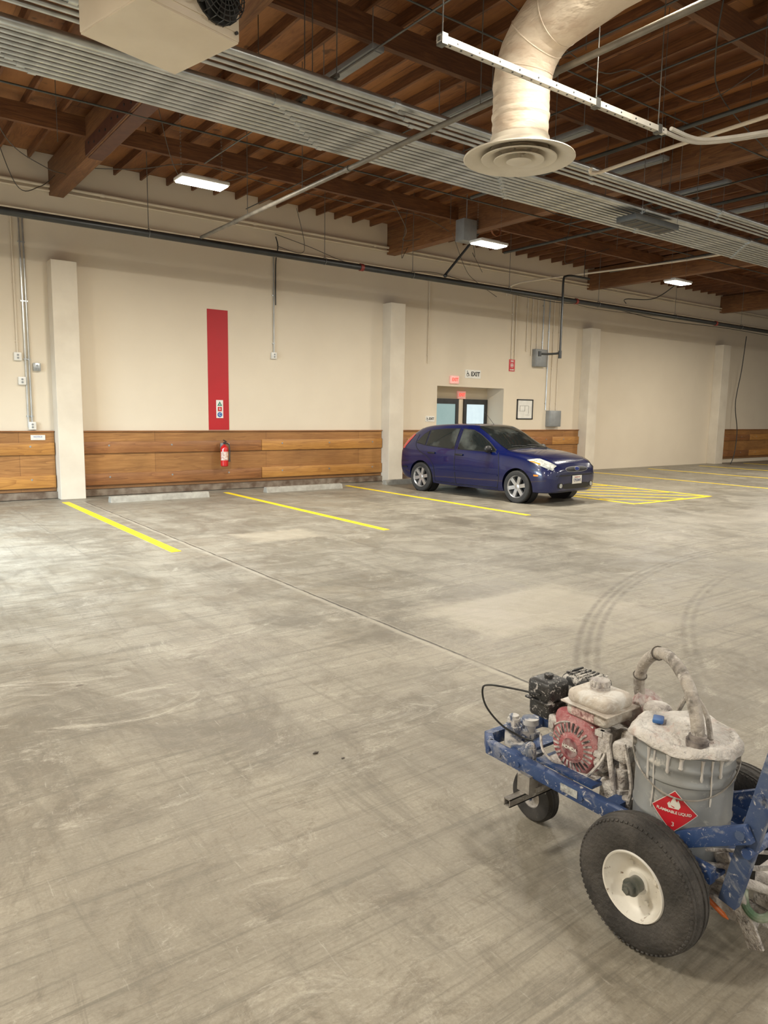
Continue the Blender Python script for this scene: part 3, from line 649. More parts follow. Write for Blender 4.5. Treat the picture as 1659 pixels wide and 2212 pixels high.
# ------------------------------------------------------------------ car
def build_car():
    e=empty('car',(10.82,10.83,0),'dark blue five-door hatchback parked nose-out on the concrete','car',rot=(0,0,math.radians(-84)))
    e.scale=(.975,1,1)
    paint=mat('blue_car_paint',(.001,.005,.050),(.001,.006,.060),scale=2,rough=.25,metal=.05,coat=.8)
    glass=mat('car_glass_painted_light',(.010,.013,.013),(.11,.12,.11),scale=1.6,rough=.03,spec=.7,lo=.5,hi=.8)  # opaque; pale blotches in the colour imitate light seen through the windows
    blk=mat('car_black_trim',(.012,.012,.013),rough=.5); hl=mat('headlamp_lens',(.66,.66,.60),(.26,.27,.25),scale=14,rough=.08,coat=1)
    red=mat('tail_lamp_lens',(.5,.01,.01),rough=.15,coat=1); amb=mat('amber_lens',(.85,.28,.02),rough=.2)
    ST=[(-2.05,.40,.54,.64,.52,.64,.62,.56,.74,.78),(-2.01,.31,.70,.77,.52,.755,.78,.67,.93,.97),(-1.93,.27,.75,.81,.56,.785,.91,.665,1.06,1.10),
        (-1.76,.24,.78,.835,.58,.80,.955,.63,1.20,1.25),(-1.5,.22,.79,.84,.60,.81,.965,.605,1.325,1.385),(-1.0,.19,.80,.845,.60,.82,.95,.605,1.385,1.445),
        (-.3,.18,.80,.85,.60,.825,.925,.605,1.40,1.465),(.05,.18,.80,.85,.60,.825,.915,.595,1.375,1.445),(.33,.18,.80,.85,.60,.82,.91,.60,1.275,1.35),
        (.6,.18,.80,.85,.60,.82,.90,.635,1.13,1.195),(.85,.18,.80,.85,.60,.82,.895,.68,1.01,1.06),(1.0,.19,.80,.85,.60,.815,.89,.70,.975,1.01),
        (1.3,.20,.80,.845,.60,.81,.86,.69,.945,.98),(1.6,.21,.79,.84,.58,.80,.81,.66,.90,.935),(1.82,.22,.76,.815,.54,.765,.75,.62,.84,.875),
        (1.94,.23,.71,.765,.50,.715,.705,.57,.79,.825),(2.01,.24,.65,.70,.48,.655,.67,.51,.735,.765),(2.045,.27,.58,.63,.46,.59,.63,.44,.68,.70)]
    X0=ST[0][0]; XE=ST[-1][0]
    def row(x):
        n=len(ST); i=max(k for k in range(n) if ST[k][0]<=x+1e-9); i=min(i,n-2)
        a,c=ST[i],ST[i+1]; p=ST[max(i-1,0)]; q=ST[min(i+2,n-1)]; h=c[0]-a[0]; t=(x-a[0])/h; r=[]
        for k in range(1,10):
            m0=(c[k]-p[k])/(c[0]-p[0]); m1=(q[k]-a[k])/(q[0]-a[0])
            if (a[k]-p[k])*(c[k]-a[k])<=0 and i>0: m0=0
            if (c[k]-a[k])*(q[k]-c[k])<=0 and i<n-2: m1=0
            r.append((2*t**3-3*t*t+1)*a[k]+(t**3-2*t*t+t)*h*m0+(-2*t**3+3*t*t)*c[k]+(t**3-t*t)*h*m1)
        return r
    def half(x,per=6):
        zb,wl,wm,zm,ws,zs,wr,ze,zt=row(x)
        cs=[V((0,zb)),V((wl*.85,zb)),V((wl,zb+.06)),V((wm,zm)),V((ws,zs)),V((wr,ze)),V((wr*.6,zt-.012)),V((0,zt))]
        ext=[V((-cs[1].x,cs[1].y))]+cs+[V((-cs[-2].x,cs[-2].y))]; out=[]
        for i in range(1,len(ext)-2):
            p0,p1,p2,p3=ext[i-1:i+3]
            for k in range(per):
                t=k/per; ts=.8
                m0=(p2-p0)*.5*ts; m1=(p3-p1)*.5*ts
                if i in (4,): m1=m1*.6
                if i in (5,): m0=m0*.6
                out.append((2*t**3-3*t*t+1)*p1+(t**3-2*t*t+t)*m0+(-2*t**3+3*t*t)*p2+(t**3-t*t)*m1)
        out.append(cs[-1]); return out
    NX=120; rings=[]; b=B()
    for i in range(NX+1):
        x=X0+(XE-X0)*i/NX; h=half(x)
        full=[(p.x,p.y) for p in h]+[(-p.x,p.y) for p in h[-2:0:-1]]
        rings.append([b.bm.verts.new((x,y,z)) for y,z in full])
    n=len(rings[0])
    for i in range(NX):
        for k in range(n): b.bm.faces.new((rings[i][k],rings[i][(k+1)%n],rings[i+1][(k+1)%n],rings[i+1][k]))
    for ring_,dx_ in ((rings[0],-.02),(rings[-1],.025)):
        cc=sum((v.co for v in ring_),V())/n
        prev=ring_
        for sc_,f_ in ((.93,.6),(.75,.9),(.45,1.0)):
            nr=[b.bm.verts.new((v.co.x+dx_*f_,cc.y+(v.co.y-cc.y)*sc_,cc.z+(v.co.z-cc.z)*sc_)) for v in ring_]
            for k in range(n): b.bm.faces.new((prev[k],prev[(k+1)%n],nr[(k+1)%n],nr[k]))
            prev=nr
        b.bm.faces.new(prev)
    bmesh.ops.recalc_face_normals(b.bm,faces=b.bm.faces)
    bvh=BVHTree.FromBMesh(b.bm)
    body=b.obj('car_body',[paint],parent=e,angle=50)
    WX=(1.285,-1.33)
    for wx in WX:
        for s in (-1,1):
            c=B(); c.cyl((wx,s*.56,.31),(wx,s*1.1,.31),.355,n=48); co=c.obj('cut',[blk])
            md=body.modifiers.new('arch','BOOLEAN'); md.operation='DIFFERENCE'; md.solver='EXACT'; md.object=co
            co.parent=e
            bpy.context.view_layer.update()
            dg=bpy.context.evaluated_depsgraph_get(); me=bpy.data.meshes.new_from_object(body.evaluated_get(dg))
            body.modifiers.clear(); body.data=me; bpy.data.objects.remove(co)
    me=body.data; me.name='car_body'
    for p in me.polygons: p.use_smooth=True
    me.set_sharp_from_angle(angle=math.radians(40))
    for wx in WX:
        for s in (-1,1):
            c=B(); M=Matrix.Translation((wx,s*.57,.31))@Euler((-s*math.pi/2,0,0)).to_matrix().to_4x4()
            c.lathe([(0,0),(.352,0),(.352,.2)],40,0,M); c.obj('wheel_arch_liner',blk,parent=e)
    def cast(o,d,off):
        r=bvh.ray_cast(V(o),V(d))
        if r[0] is None: r=bvh.find_nearest(V(o))
        nn=r[1]
        if nn.dot(V(d))>0: nn=-nn
        return r[0]+nn*off
    def side_poly(name,lo,up,x0,x1,m,off,s,nx=24,nz=8,parent=e):
        P=[]
        for i in range(nx+1):
            x=x0+(x1-x0)*i/nx; a=lin(lo,x); c=lin(up,x)
            P.append([cast((x,s*1.6,a+(c-a)*j/nz),(0,-s,0),off) for j in range(nz+1)])
        b=B(); b.grid(P); return b.obj(name,m,parent=parent,angle=60,fix=False)
    def lin(t,x):
        if x<=t[0][0]: return t[0][1]
        for (a,c) in zip(t,t[1:]):
            if x<=c[0]: return a[1]+(c[1]-a[1])*(x-a[0])/(c[0]-a[0])
        return t[-1][1]
    def both(nm,lo,up,x0,x1,s,g=.016):
        side_poly('window_seal',[(a,z-g) for a,z in lo],[(a,z+g) for a,z in up],x0-g,x1+g,blk,.003,s)
        side_poly(nm,lo,up,x0,x1,glass,.006,s)
    for s in (-1,1):
        both('quarter_window',[(-1.50,1.04),(-1.24,1.0)],[(-1.50,1.06),(-1.38,1.20),(-1.24,1.285)],-1.50,-1.24,s)
        both('rear_door_window',[(-1.19,.995),(-.38,.955)],[(-1.19,1.295),(-.8,1.335),(-.38,1.35)],-1.19,-.38,s)
        both('front_door_window',[(-.27,.955),(.70,.945)],[(-.27,1.35),(.0,1.33),(.20,1.255),(.50,1.09),(.70,.965)],-.27,.70,s)
        def ribbon(pts,w,m,name,off=.003):
            pts=catmull([V((p[0],0,p[1])) for p in pts],10); b=B(); P=[]
            for i,p in enumerate(pts):
                t=(pts[min(i+1,len(pts)-1)]-pts[max(i-1,0)]).normalized(); nn=V((-t.z,0,t.x))
                P.append([cast((p.x+nn.x*k,s*1.6,p.z+nn.z*k),(0,-s,0),off) for k in (-w/2,w/2)])
            b.grid(P); return b.obj(name,m,parent=e,angle=60,fix=False)
        ribbon([(-.32,1.35),(-.325,1.1),(-.33,.7),(-.32,.45),(-.30,.24)],.014,blk,'door_seam')
        ribbon([(.80,.93),(.84,.75),(.85,.5),(.80,.24)],.014,blk,'door_seam')
        ribbon([(-1.52,1.20),(-1.54,1.03),(-1.42,.88),(-1.12,.74),(-.96,.60),(-.92,.45),(-.92,.24)],.014,blk,'door_seam')
        ribbon([(-.92,.25),(0,.24),(.8,.25)],.012,blk,'door_seam')
        ribbon([(-.9,.50),(0,.50),(.82,.49)],.03,paint,'side_moulding',.010)
        ribbon([(-1.72,.64),(-1.86,.63),(-1.97,.62)],.009,blk,'bumper_seam')
        ribbon([(1.62,.64),(1.72,.65),(1.80,.65)],.007,blk,'bumper_seam')
        ribbon([(-1.92,.50),(-1.75,.50)],.03,blk,'bumper_moulding',.006)
        ribbon([(-.86,.205),(0,.20),(.82,.205)],.04,blk,'sill_trim',.004)
        for hx in (-.2,-1.0):
            b=B(); p=cast((hx,s*1.6,.84),(0,-s,0),.02); b.box(p,(.2,.03,.035),bev=.01); b.obj('door_handle',blk,parent=e)
        b=B(); p=cast((.60,s*1.6,.96),(0,-s,0),.0); b.sph(p+V((0,s*.11,.03)),.1,(.62,1.0,.75),n=20); b.bar(p,p+V((0,s*.08,.0)),.05,.04); b.obj('side_mirror',blk,parent=e)
        def surf(x,u):
            h_=half(x,12); i=u*12; k=int(i); f=i-k; k=min(k,len(h_)-2); q=h_[k]*(1-f)+h_[k+1]*f; return V((x,s*q.x,q.y))
        P=[]
        for i in range(19):
            x=1.50+.50*i/18; w=min(1,(i/18)*2.4+.06); 
            P.append([surf(x,3.95+(.98*w)*(j/8)-.18*w)+V((.004,s*.006,.006)) for j in range(9)])
        b=B(); b.grid(P); b.obj('head_lamp',hl,parent=e,angle=60,fix=False)
        P=[]
        for i in range(7):
            x=1.56+.22*i/6; w=min(1,(i/6)*1.5+.2)
            P.append([surf(x,3.84+.26*w*(j/3))+V((.007,s*.011,.010)) for j in range(4)])
        b=B(); b.grid(P); b.obj('turn_signal',amb,parent=e,angle=60,fix=False)
        b=B(); P=[[cast((1.68+.02*i,s*1.6,.54+.03*j),(0,-s,0),.006) for j in range(2)] for i in range(6)]; b.grid(P); b.obj('side_marker',amb,parent=e,fix=False)
        P=[[cast((-1.98+.022*i+.030*j,s*1.6,.90+.044*j),(0,-s,0),.006) for j in range(8)] for i in range(6)]
        b=B(); b.grid(P); b.obj('tail_lamp',red,parent=e,angle=60,fix=False)
        b=B(); p=cast((3,s*.50,.37),(-1,0,0),.004); b.cyl(p-V((.02,0,0)),p+V((.008,0,0)),.04,n=20); b.obj('fog_lamp',hl,parent=e)
    P=[]
    for i in range(21):
        x=.08+.86*i/20; w=.56+.12*i/20
        P.append([cast((x,w*(j/12),3),(0,0,-1),.005) for j in range(-12,13)])
    b=B(); b.grid(P); b.obj('windshield',glass,parent=e,angle=60,fix=False)
    P=[[cast((x,.70*(j/12),3),(0,0,-1),.004) for j in range(-12,13)] for x in (.93,.96,1.0)]
    b=B(); b.grid(P); b.obj('cowl_panel',blk,parent=e,angle=60,fix=False)
    P=[[cast((-1.91+.34*i/10,(.60-.06*i/10)*(j/10),3),(0,0,-1),.005) for j in range(-10,11)] for i in range(11)]
    b=B(); b.grid(P); b.obj('rear_window',glass,parent=e,angle=60,fix=False)
    b=B()
    for y0,y1 in ((.55,.0),(0,-.5)):
        p=[cast((.96,y0,3),(0,0,-1),.012),cast((.88,(y0+y1)/2,3),(0,0,-1),.02),cast((.86,y1,3),(0,0,-1),.015)]; b.tube(p,.008,6)
    b.obj('windshield_wiper',blk,parent=e)
    def seamtop(pts,name='hood_seam'):
        P=[]; 
        for p in catmull([V((x,y,0)) for x,y in pts],8): P.append([cast((p.x,p.y+k,3),(0,0,-1),.003) for k in (-.005,.005)])
        b=B(); b.grid(P); b.obj(name,blk,parent=e,angle=60,fix=False)
    for s in (-1,1): seamtop([(1.0,s*.72),(1.3,s*.715),(1.6,s*.67),(1.82,s*.56),(1.92,s*.42)])
    P=[[cast((1.955+.012*j-.05*(i/10)**2,.42*i/10,3),(0,0,-1),.003) for j in range(2)] for i in range(-10,11)]
    b=B(); b.grid(P); b.obj('hood_seam',blk,parent=e,fix=False)
    def front(name,yc,zc,hy,hz,m,off,power=2.4,parent=e):
        P=[]
        for i in range(7):
            r=i/6; rowp=[]
            for k in range(41):
                a=2*math.pi*k/40; cy=math.copysign(abs(math.cos(a))**(2/power),math.cos(a)); cz=math.copysign(abs(math.sin(a))**(2/power),math.sin(a))
                rowp.append(cast((3,yc+hy*r*cy,zc+hz*r*cz),(-1,0,0),off))
            P.append(rowp)
        b=B(); b.grid(P); return b.obj(name,m,parent=parent,angle=60,fix=False)
    front('grille_surround',0,.665,.36,.052,MSILV,.004); front('grille',0,.665,.345,.043,blk,.007,2.6)
    front('badge_oval',0,.67,.08,.032,MSILV,.011,2); front('badge_field',0,.67,.072,.026,mat('badge_blue',(.01,.03,.2),rough=.2),.013,2)
    front('lower_intake',0,.355,.44,.055,blk,.005,4)
    for s in (-1,1): front('fog_recess',s*.51,.37,.075,.05,blk,.003,3)
    front('bumper_strip',0,.555,.62,.012,blk,.004,6)
    p=cast((3,0,.47),(-1,0,0),.0)
    b=B(); b.box((p.x+.012,0,.47),(.012,.31,.155),bev=.003); pl=b.obj('license_plate',MWHT,parent=e)
    MM=Matrix.Translation((p.x+.02,0,.46))@Euler((math.pi/2,0,math.pi/2)).to_matrix().to_4x4()
    text('CFG3643',.07,MM,mat('plate_ink_blue',(.02,.04,.2)),pl,bold=.0008,sx=.88)
    text('WASHINGTON',.026,Matrix.Translation((0,0,.055))@MM,mat('plate_ink_red',(.5,.03,.03)),pl)
    b=B(); q=cast((.0,0,3),(0,0,-1),0); b.tube([q+V((0,0,-.01)),q+V((-.22,0,.20)),q+V((-.30,0,.27))],[.005,.003,.002],6); b.obj('roof_antenna',blk,parent=e)
    for wx in WX:
        for s in (-1,1):
            M=Matrix.Translation((wx,s*.745,.31))@Euler((-s*math.pi/2,0,0)).to_matrix().to_4x4()
            c=B(); c.lathe([(.205,-.09),(.25,-.1),(.29,-.098),(.308,-.08),(.311,-.04),(.306,-.038),(.306,-.03),(.311,-.028),(.311,.028),(.306,.03),(.306,.038),(.311,.04),(.308,.08),(.29,.098),(.25,.102),(.212,.09)],56,0,M)
            w=c.obj('wheel',MRUB,parent=e)
            c=B(); c.lathe([(.212,.09),(.205,.085),(.198,.07),(.19,.02),(.19,-.08)],48,0,M); c.lathe([(0,-.02),(.19,-.02)],32,1,M)
            c.lathe([(0,.075),(.03,.075),(.05,.068),(.06,.05),(.06,.0)],24,0,M)
            for k in range(6):
                a=2*math.pi*k/6+.2; u=V((math.cos(a),math.sin(a),0)); t=V((-math.sin(a),math.cos(a),0))
                p0=[M@(u*.04+t*.032+V((0,0,.068))),M@(u*.195+t*.036+V((0,0,.078))),M@(u*.195-t*.036+V((0,0,.078))),M@(u*.04-t*.032+V((0,0,.068)))]
                p1=[M@(u*.04+t*.036+V((0,0,.03))),M@(u*.195+t*.04+V((0,0,.03))),M@(u*.195-t*.04+V((0,0,.03))),M@(u*.04-t*.036+V((0,0,.03)))]
                v0=[c.bm.verts.new(p) for p in p0]; v1=[c.bm.verts.new(p) for p in p1]; c.bm.faces.new(v0)
                for k2 in range(4): c.bm.faces.new((v0[k2],v0[(k2+1)%4],v1[(k2+1)%4],v1[k2]))
            c.obj('alloy_rim',[MSILV,MDARK],parent=w)
build_car()

# ------------------------------------------------------------------ line striping machine
def build_machine():
    O=V((2.2,1.4,0))
    e=empty('line_striping_machine',O,'paint-splattered blue line striping machine with engine, pail and wheels','line striper')
    white=(.58,.56,.53)
    blue=mat('splattered_blue_frame',(.022,.052,.155),(.035,.070,.175),scale=20,rough=.45,splat=[((.16,.18,.24),9,.57,1),(white,26,.62),(white,80,.64,3)])
    blueP=mat('dusty_blue_upright',(.035,.065,.16),(.075,.105,.18),scale=14,rough=.55,splat=[((.22,.24,.28),7,.56,1),(white,18,.63),(white,60,.64,3)])
    blueW=mat('paint_caked_blue',(.04,.07,.16),(.16,.18,.22),scale=20,rough=.55,splat=[(white,12,.50),((.35,.34,.32),40,.60,3)])
    caked=mat('paint_caked_metal',(.55,.52,.48),(.34,.31,.295),scale=16,rough=.65,bump=.7,bscale=45,splat=[((.12,.11,.10),30,.60,2),((.63,.61,.58),14,.53)],soft=.09)
    tankm=mat('splattered_cream_tank',(.57,.52,.45),(.44,.39,.34),scale=14,rough=.6,bump=.4,bscale=40,splat=[((.64,.62,.58),14,.50),((.24,.2,.18),70,.65,4)],soft=.09)
    redm=mat('splattered_red_shroud',(.33,.07,.08),(.40,.20,.20),scale=24,rough=.55,bump=.4,bscale=50,splat=[((.54,.42,.40),30,.60),((.62,.58,.55),90,.64,2)],soft=.09)
    blackm=mat('splattered_black_plastic',(.018,.018,.018),(.035,.035,.035),scale=14,rough=.45,splat=[((.50,.48,.46),34,.59),((.58,.56,.53),95,.61,2)])
    pail=mat('grey_pail_paint',(.33,.345,.35),(.26,.275,.28),scale=6,rough=.35,metal=.3,splat=[((.58,.57,.54),9,.59),((.58,.57,.55),60,.66,2)],soft=.07)
    lidm=mat('paint_crusted_lid',(.62,.60,.565),(.50,.475,.445),scale=14,rough=.55,bump=.9,bscale=35,splat=[((.50,.40,.36),20,.58,2),((.54,.50,.32),60,.67,3),((.14,.15,.19),46,.67,5)],soft=.10)
    hosem=mat('paint_stained_hose',(.42,.385,.34),(.10,.09,.08),scale=12,rough=.65,bump=.5,bscale=60,lo=.46,hi=.68,splat=[((.54,.51,.47),26,.55)],soft=.10)
    rim=mat('splattered_white_rim',(.74,.72,.66),(.64,.61,.54),scale=8,rough=.45,splat=[((.16,.10,.06),32,.63),((.05,.05,.05),75,.675,2)])
    tyre=mat('dusty_tyre_rubber',(.032,.030,.028),(.075,.069,.063),scale=10,rough=.85,bump=.4,bscale=70,splat=[((.36,.34,.31),80,.70)])
    tyre2=mat('dark_caster_rubber',(.022,.021,.02),(.05,.046,.042),scale=14,rough=.8,splat=[((.40,.38,.35),40,.66)])
    steel=mat('dirty_steel',(.42,.40,.37),(.27,.25,.22),scale=20,rough=.4,metal=.5,splat=[(white,24,.56)])
    def ob(b,name,m,parent=e,**k): return b.obj(name,m,parent=parent,off=O,**k)
    b=B(); z=.335; xl,xr=2.01,2.43
    b.box((xl,1.585,z),(.034,.79,.055),bev=.004); b.box((xr,1.585,z),(.034,.79,.055),bev=.004)
    b.bar((xl,1.97,z),(xl+.045,2.025,z),.034,.055,bev=.004); b.bar((xr,1.97,z),(xr-.045,2.025,z),.034,.055,bev=.004)
    b.box(((xl+xr)/2,2.03,z),(xr-xl-.08,.034,.055),bev=.004)
    b.box(((xl+xr)/2,1.86,z+.012),(xr-xl,.06,.012)); b.box(((xl+xr)/2,1.40,z-.0),(xr-xl,.05,.04)); b.box(((xl+xr)/2,1.2,.275),(xr-xl,.34,.012)); b.box(((xl+xr)/2,1.63,z+.02),(.34,.26,.012))
    for yy in (1.96,1.90,1.80,1.5): b.cyl((xl-.023,yy,z),(xl-.015,yy,z),.009,n=8)
    b.bar((xl,1.22,.315),(xl,.925,.485),.028,.052,bev=.003); b.bar((xr,1.22,.315),(xr,.925,.485),.028,.052,bev=.003)
    b.bar((xl,1.22,.30),(xl,1.02,.30),.03,.05,bev=.003); b.bar((xr,1.22,.30),(xr,1.02,.30),.03,.05,bev=.003)
    b.cyl((xl,.93,.42),(xr,.93,.42),.016)
    ob(b,'frame',blue)
    b=B()
    for x in (xl,xr):
        b.bar((x+.035,.985,.22),(x+.035,.845,.90),.032,.055,bev=.004,up=(0,1,0))
        b.cyl((x-.02,.945,.475),(x+.06,.945,.475),.014,n=10); b.cyl((x+.005,.91,.60),(x+.065,.91,.60),.009,n=8)
    b.cyl((xl+.035,.90,.66),(xr+.035,.90,.66),.014)
    ob(b,'handle_upright',blueP)
    b=B(); b.box((xl-.0185,1.555,z+.003),(.002,.075,.028)); ob(b,'data_plate',mat('label_plate',(.5,.52,.5),(.2,.2,.2),scale=60,rough=.4))
    b=B(); y,zz=1.755,.232
    for dz in (-.013,.013): b.box((2.19,y,zz+dz),(.60,.030,.004))
    for dy in (-.013,.013): b.box((2.19,y+dy,zz),(.60,.004,.030))
    b.box((2.0,y,zz+.05),(.05,.06,.07)); b.box((2.1,y,zz+.025),(.18,.07,.02))
    ob(b,'gun_arm_tube',steel)
    b=B(); cx,cy=2.20,1.885
    M=Matrix.Translation((cx,cy,.108))@Euler((0,-math.pi/2,0)).to_matrix().to_4x4()
    b.lathe([(.045,-.03),(.078,-.038),(.098,-.032),(.106,-.020),(.108,-.018),(.106,-.008),(.108,-.004),(.108,.004),(.106,.008),(.108,.018),(.106,.020),(.098,.032),(.078,.038),(.045,.03)],48,0,M)
    b.lathe([(0,-.02),(.04,-.022),(.047,-.031)],28,1,M); b.lathe([(0,.02),(.04,.022),(.047,.031)],28,1,M)
    ob(b,'caster_wheel',[tyre2,caked])
    b=B()
    for s in (-1,1): b.bar((cx+s*.050,cy,.10),(cx+s*.050,cy+.045,.265),.008,.045)
    b.box((cx,cy+.045,.27),(.12,.07,.012)); b.cyl((cx,cy+.045,.27),(cx,cy+.045,.42),.022); b.cyl((cx-.06,cy,.108),(cx+.06,cy,.108),.01); b.cyl((cx,cy+.045,.40),(cx,cy+.045,.425),.035)
    ob(b,'caster_fork',blueW)
    b=B(); b.cyl((2.10,1.93,.34),(2.10,1.93,.42),.035); b.cyl((2.10,1.93,.42),(2.10,1.93,.45),.026,n=8); b.cyl((2.10,1.93,.45),(2.10,1.93,.462),.02); b.box((2.16,1.93,.355),(.14,.06,.03),bev=.004)
    b.bar((2.10,1.93,.35),(2.06,1.80,.35),.05,.02); b.bar((2.16,1.93,.35),(2.2,1.99,.35),.04,.02)
    b.cyl((2.2,1.98,.34),(2.2,1.98,.40),.018); b.cyl((2.06,1.80,.34),(2.06,1.80,.385),.022); b.sph((2.06,1.80,.39),.018)
    ob(b,'steering_lock_assembly',blueW)
    R=.213
    for k,(wx,wy,s) in enumerate(((1.925,1.205,-1),(2.53,1.205,1))):
        M=Matrix.Translation((wx,wy,R))@Euler((0,s*math.pi/2,0)).to_matrix().to_4x4()
        g=R/.231
        b=B(); pr=[(.118,-.045),(.13,-.052),(.165,-.058),(.195,-.056),(.214,-.047),(.218,-.044),(.2195,-.040)]
        zz=[-.040,-.033,-.031,-.021,-.019,-.006,-.004,.004,.006,.019,.021,.031,.033,.040]
        rr=[.2235,.2255,.221,.2285,.2285,.231,.226,.226,.231,.2285,.2285,.221,.2255,.2235]
        pr=pr+[(r,z_) for r,z_ in zip(rr,zz)]+[(.2195,.042),(.214,.047),(.195,.056),(.165,.058),(.13,.052),(.118,.045)]
        b.lathe([(r*g,z_) for r,z_ in pr],72,0,M)
        for i in range(72):
            a=2*math.pi*i/72
            for sz in (-1,1):
                Rm=M@Matrix.Rotation(a,4,'Z')@Matrix.Translation((.2145*g,0,sz*.0445))@Matrix.Rotation(-sz*.6,4,'Y')
                b.box((0,0,0),(.010,.009,.008),0,Rm)
        w=ob(b,'pneumatic_wheel',tyre,angle=30)
        b=B(); b.lathe([(r*g,z_) for r,z_ in [(.120,.046),(.117,.052),(.112,.05),(.106,.035),(.10,.02),(.085,.008),(.06,.004),(.04,.012),(.038,.018),(0,.018)]],48,0,M)
        b.lathe([(.12*g,.046),(.12*g,-.046)],40,0,M)
        b.lathe([(0,-.02),(.118*g,-.03)],40,0,M)
        for i in range(4):
            a=i*math.pi/2+.5; p=M@V((.062*math.cos(a),.062*math.sin(a),.004)); q=M@V((.062*math.cos(a),.062*math.sin(a),.013)); b.cyl(p,q,.008,n=6)
        ob(b,'wheel_rim',rim,parent=w)
        b=B(); b.cyl(M@V((0,0,.0)),M@V((0,0,.05)),.025,n=24); b.cyl(M@V((0,0,.05)),M@V((0,0,.056)),.028,n=24); b.cyl(M@V((0,0,.056)),M@V((0,0,.075)),.019,n=6); b.cyl(M@V((0,0,.075)),M@V((0,0,.082)),.010,n=12); ob(b,'hub_nut',mat('greasy_hub_%d'%k,(.10,.115,.10),(.2,.2,.18),scale=30,rough=.35,metal=.4),parent=w)
    b=B(); b.cyl((1.93,1.205,R),(2.53,1.205,R),.015); b.box((2.05,1.205,.25),(.02,.06,.10)); b.box((2.41,1.205,.25),(.02,.06,.10)); ob(b,'axle',steel)
    px,py=2.135,1.21
    b=B(); T=Matrix.Translation((px,py,0))
    b.lathe([(0,.282),(.146,.282),(.150,.288),(.150,.40),(.1525,.405),(.1525,.412),(.150,.417),(.150,.53),(.1545,.536),(.1545,.545),(.151,.551),(.151,.575),(.1555,.582),(.1555,.592),(.152,.598),(.153,.63),(.157,.634),(.157,.642)],64,0,T)
    pl=ob(b,'paint_pail',pail)
    b=B(); q=[]
    aw=math.atan2(-py,-px)
    for k in range(0,25):
        a=aw-1.45+2.9*k/24; q.append(V((px+.163*math.cos(a),py+.163*math.sin(a),.60-.10*math.sin(math.pi*k/24)-.0)))
    b.tube(q,.0028,6); 
    for k in (0,-1): b.cyl(q[k],V((px,py,.6))+(q[k]-V((px,py,.6)))*.92,.014)
    ob(b,'pail_handle',steel,parent=pl)
    b=B()
    for (da,z0,z1,w) in ((-.75,.63,.52,.004),(-.6,.63,.44,.0025),(-.3,.63,.57,.005),(-.05,.63,.59,.006),(.35,.63,.56,.004),(.55,.63,.48,.0025),(.75,.63,.57,.005)):
        a=aw+da; pts=[V((px+.154*math.cos(a+.01*math.sin(z_*40)),py+.154*math.sin(a+.01*math.sin(z_*40)),z_)) for z_ in [z0+(z1-z0)*k/8 for k in range(9)]]; b.tube(pts,[w*1.6,w*1.3]+[w]*5+[w*1.25,w*.7],8)
    ob(b,'paint_drips',mat('dried_white_paint',(.62,.60,.56),(.5,.48,.46),rough=.4),parent=pl)
    ac=aw-.13; zc=.452; rr=.1535
    def wrap_(r):
        def f(co): 
            a=ac+co.x/rr; return V((px+(r+co.z)*math.cos(a),py+(r+co.z)*math.sin(a),zc+co.y))-O
        return f
    def diamond(hw,r,m,name,y0=0):
        b=B(); P=[]
        for i in range(17):
            u=-1+i/8; x=u*hw; k=(1-abs(u))*hw
            P.append([wrap_(r)(V((x,-k+2*k*j/8+y0,0)))+O for j in range(9)])
        b.grid(P); return ob(b,name,m,parent=pl,fix=False)
    placm=mat('placard_red',(.55,.018,.03),(.45,.02,.03),scale=20,rough=.35,splat=[((.62,.55,.52),60,.72)])
    diamond(.070,.1555,MWHT,'placard_border'); diamond(.067,.1562,placm,'flammable_placard')
    text('FLAMMABLE LIQUID',.0125,None,MWHT,pl,'placard_lettering',bold=.0003,wrap=lambda co:wrap_(.157)(V((co.x,co.y-.002,co.z))),ext=.0002,sx=.92)
    text('3',.020,None,MWHT,pl,'placard_number',wrap=lambda co:wrap_(.157)(V((co.x,co.y-.042,co.z))),ext=.0002)
    b=B(); fl=[(-.015,.010),(-.020,.022),(-.013,.031),(-.012,.024),(-.006,.040),(0,.050),(.004,.039),(.008,.033),(.011,.041),(.016,.031),(.019,.020),(.014,.010)]
    vs=[b.bm.verts.new(wrap_(.157)(V((x,y,0)))+O) for x,y in fl]; b.bm.faces.new(vs); ob(b,'flame_symbol',MWHT,parent=pl,fix=False)
    b=B(); n=72; prof=[(0,.690),(.05,.688),(.055,.680),(.12,.668),(.135,.664),(.142,.668),(.155,.664),(.172,.645),(.170,.638),(.155,.640),(.145,.642),(0,.642)]
    b.lathe(prof,n,0,T)
    for v in b.bm.verts:
        d=V((v.co.x-px,v.co.y-py)); a=math.atan2(d.y,d.x)
        if d.length>.13:
            k=1+.035*math.sin(3*a+1)+.02*math.sin(9*a)+.012*math.sin(17*a); v.co.x=px+d.x*k; v.co.y=py+d.y*k; v.co.z+=.006*math.sin(5*a)
    ld=ob(b,'pail_lid',lidm,angle=60)
    b=B(); b.box((px-.055,py+.07,.685),(.05,.034,.014),R=Euler((0,0,.5)),bev=.005); ob(b,'lid_tab',mat('blue_painted_tab',(.02,.08,.27),(.04,.13,.34),scale=20,rough=.5),parent=ld)
    hx,hy=2.05,1.125
    b=B(); b.cyl((hx,hy,.66),(hx,hy,.684),.034,n=20); b.cyl((hx,hy,.684),(hx,hy,.698),.027,n=20); ob(b,'hose_collar',mat('grimy_rubber',(.06,.05,.05),(.3,.27,.25),scale=30,rough=.6),parent=ld)
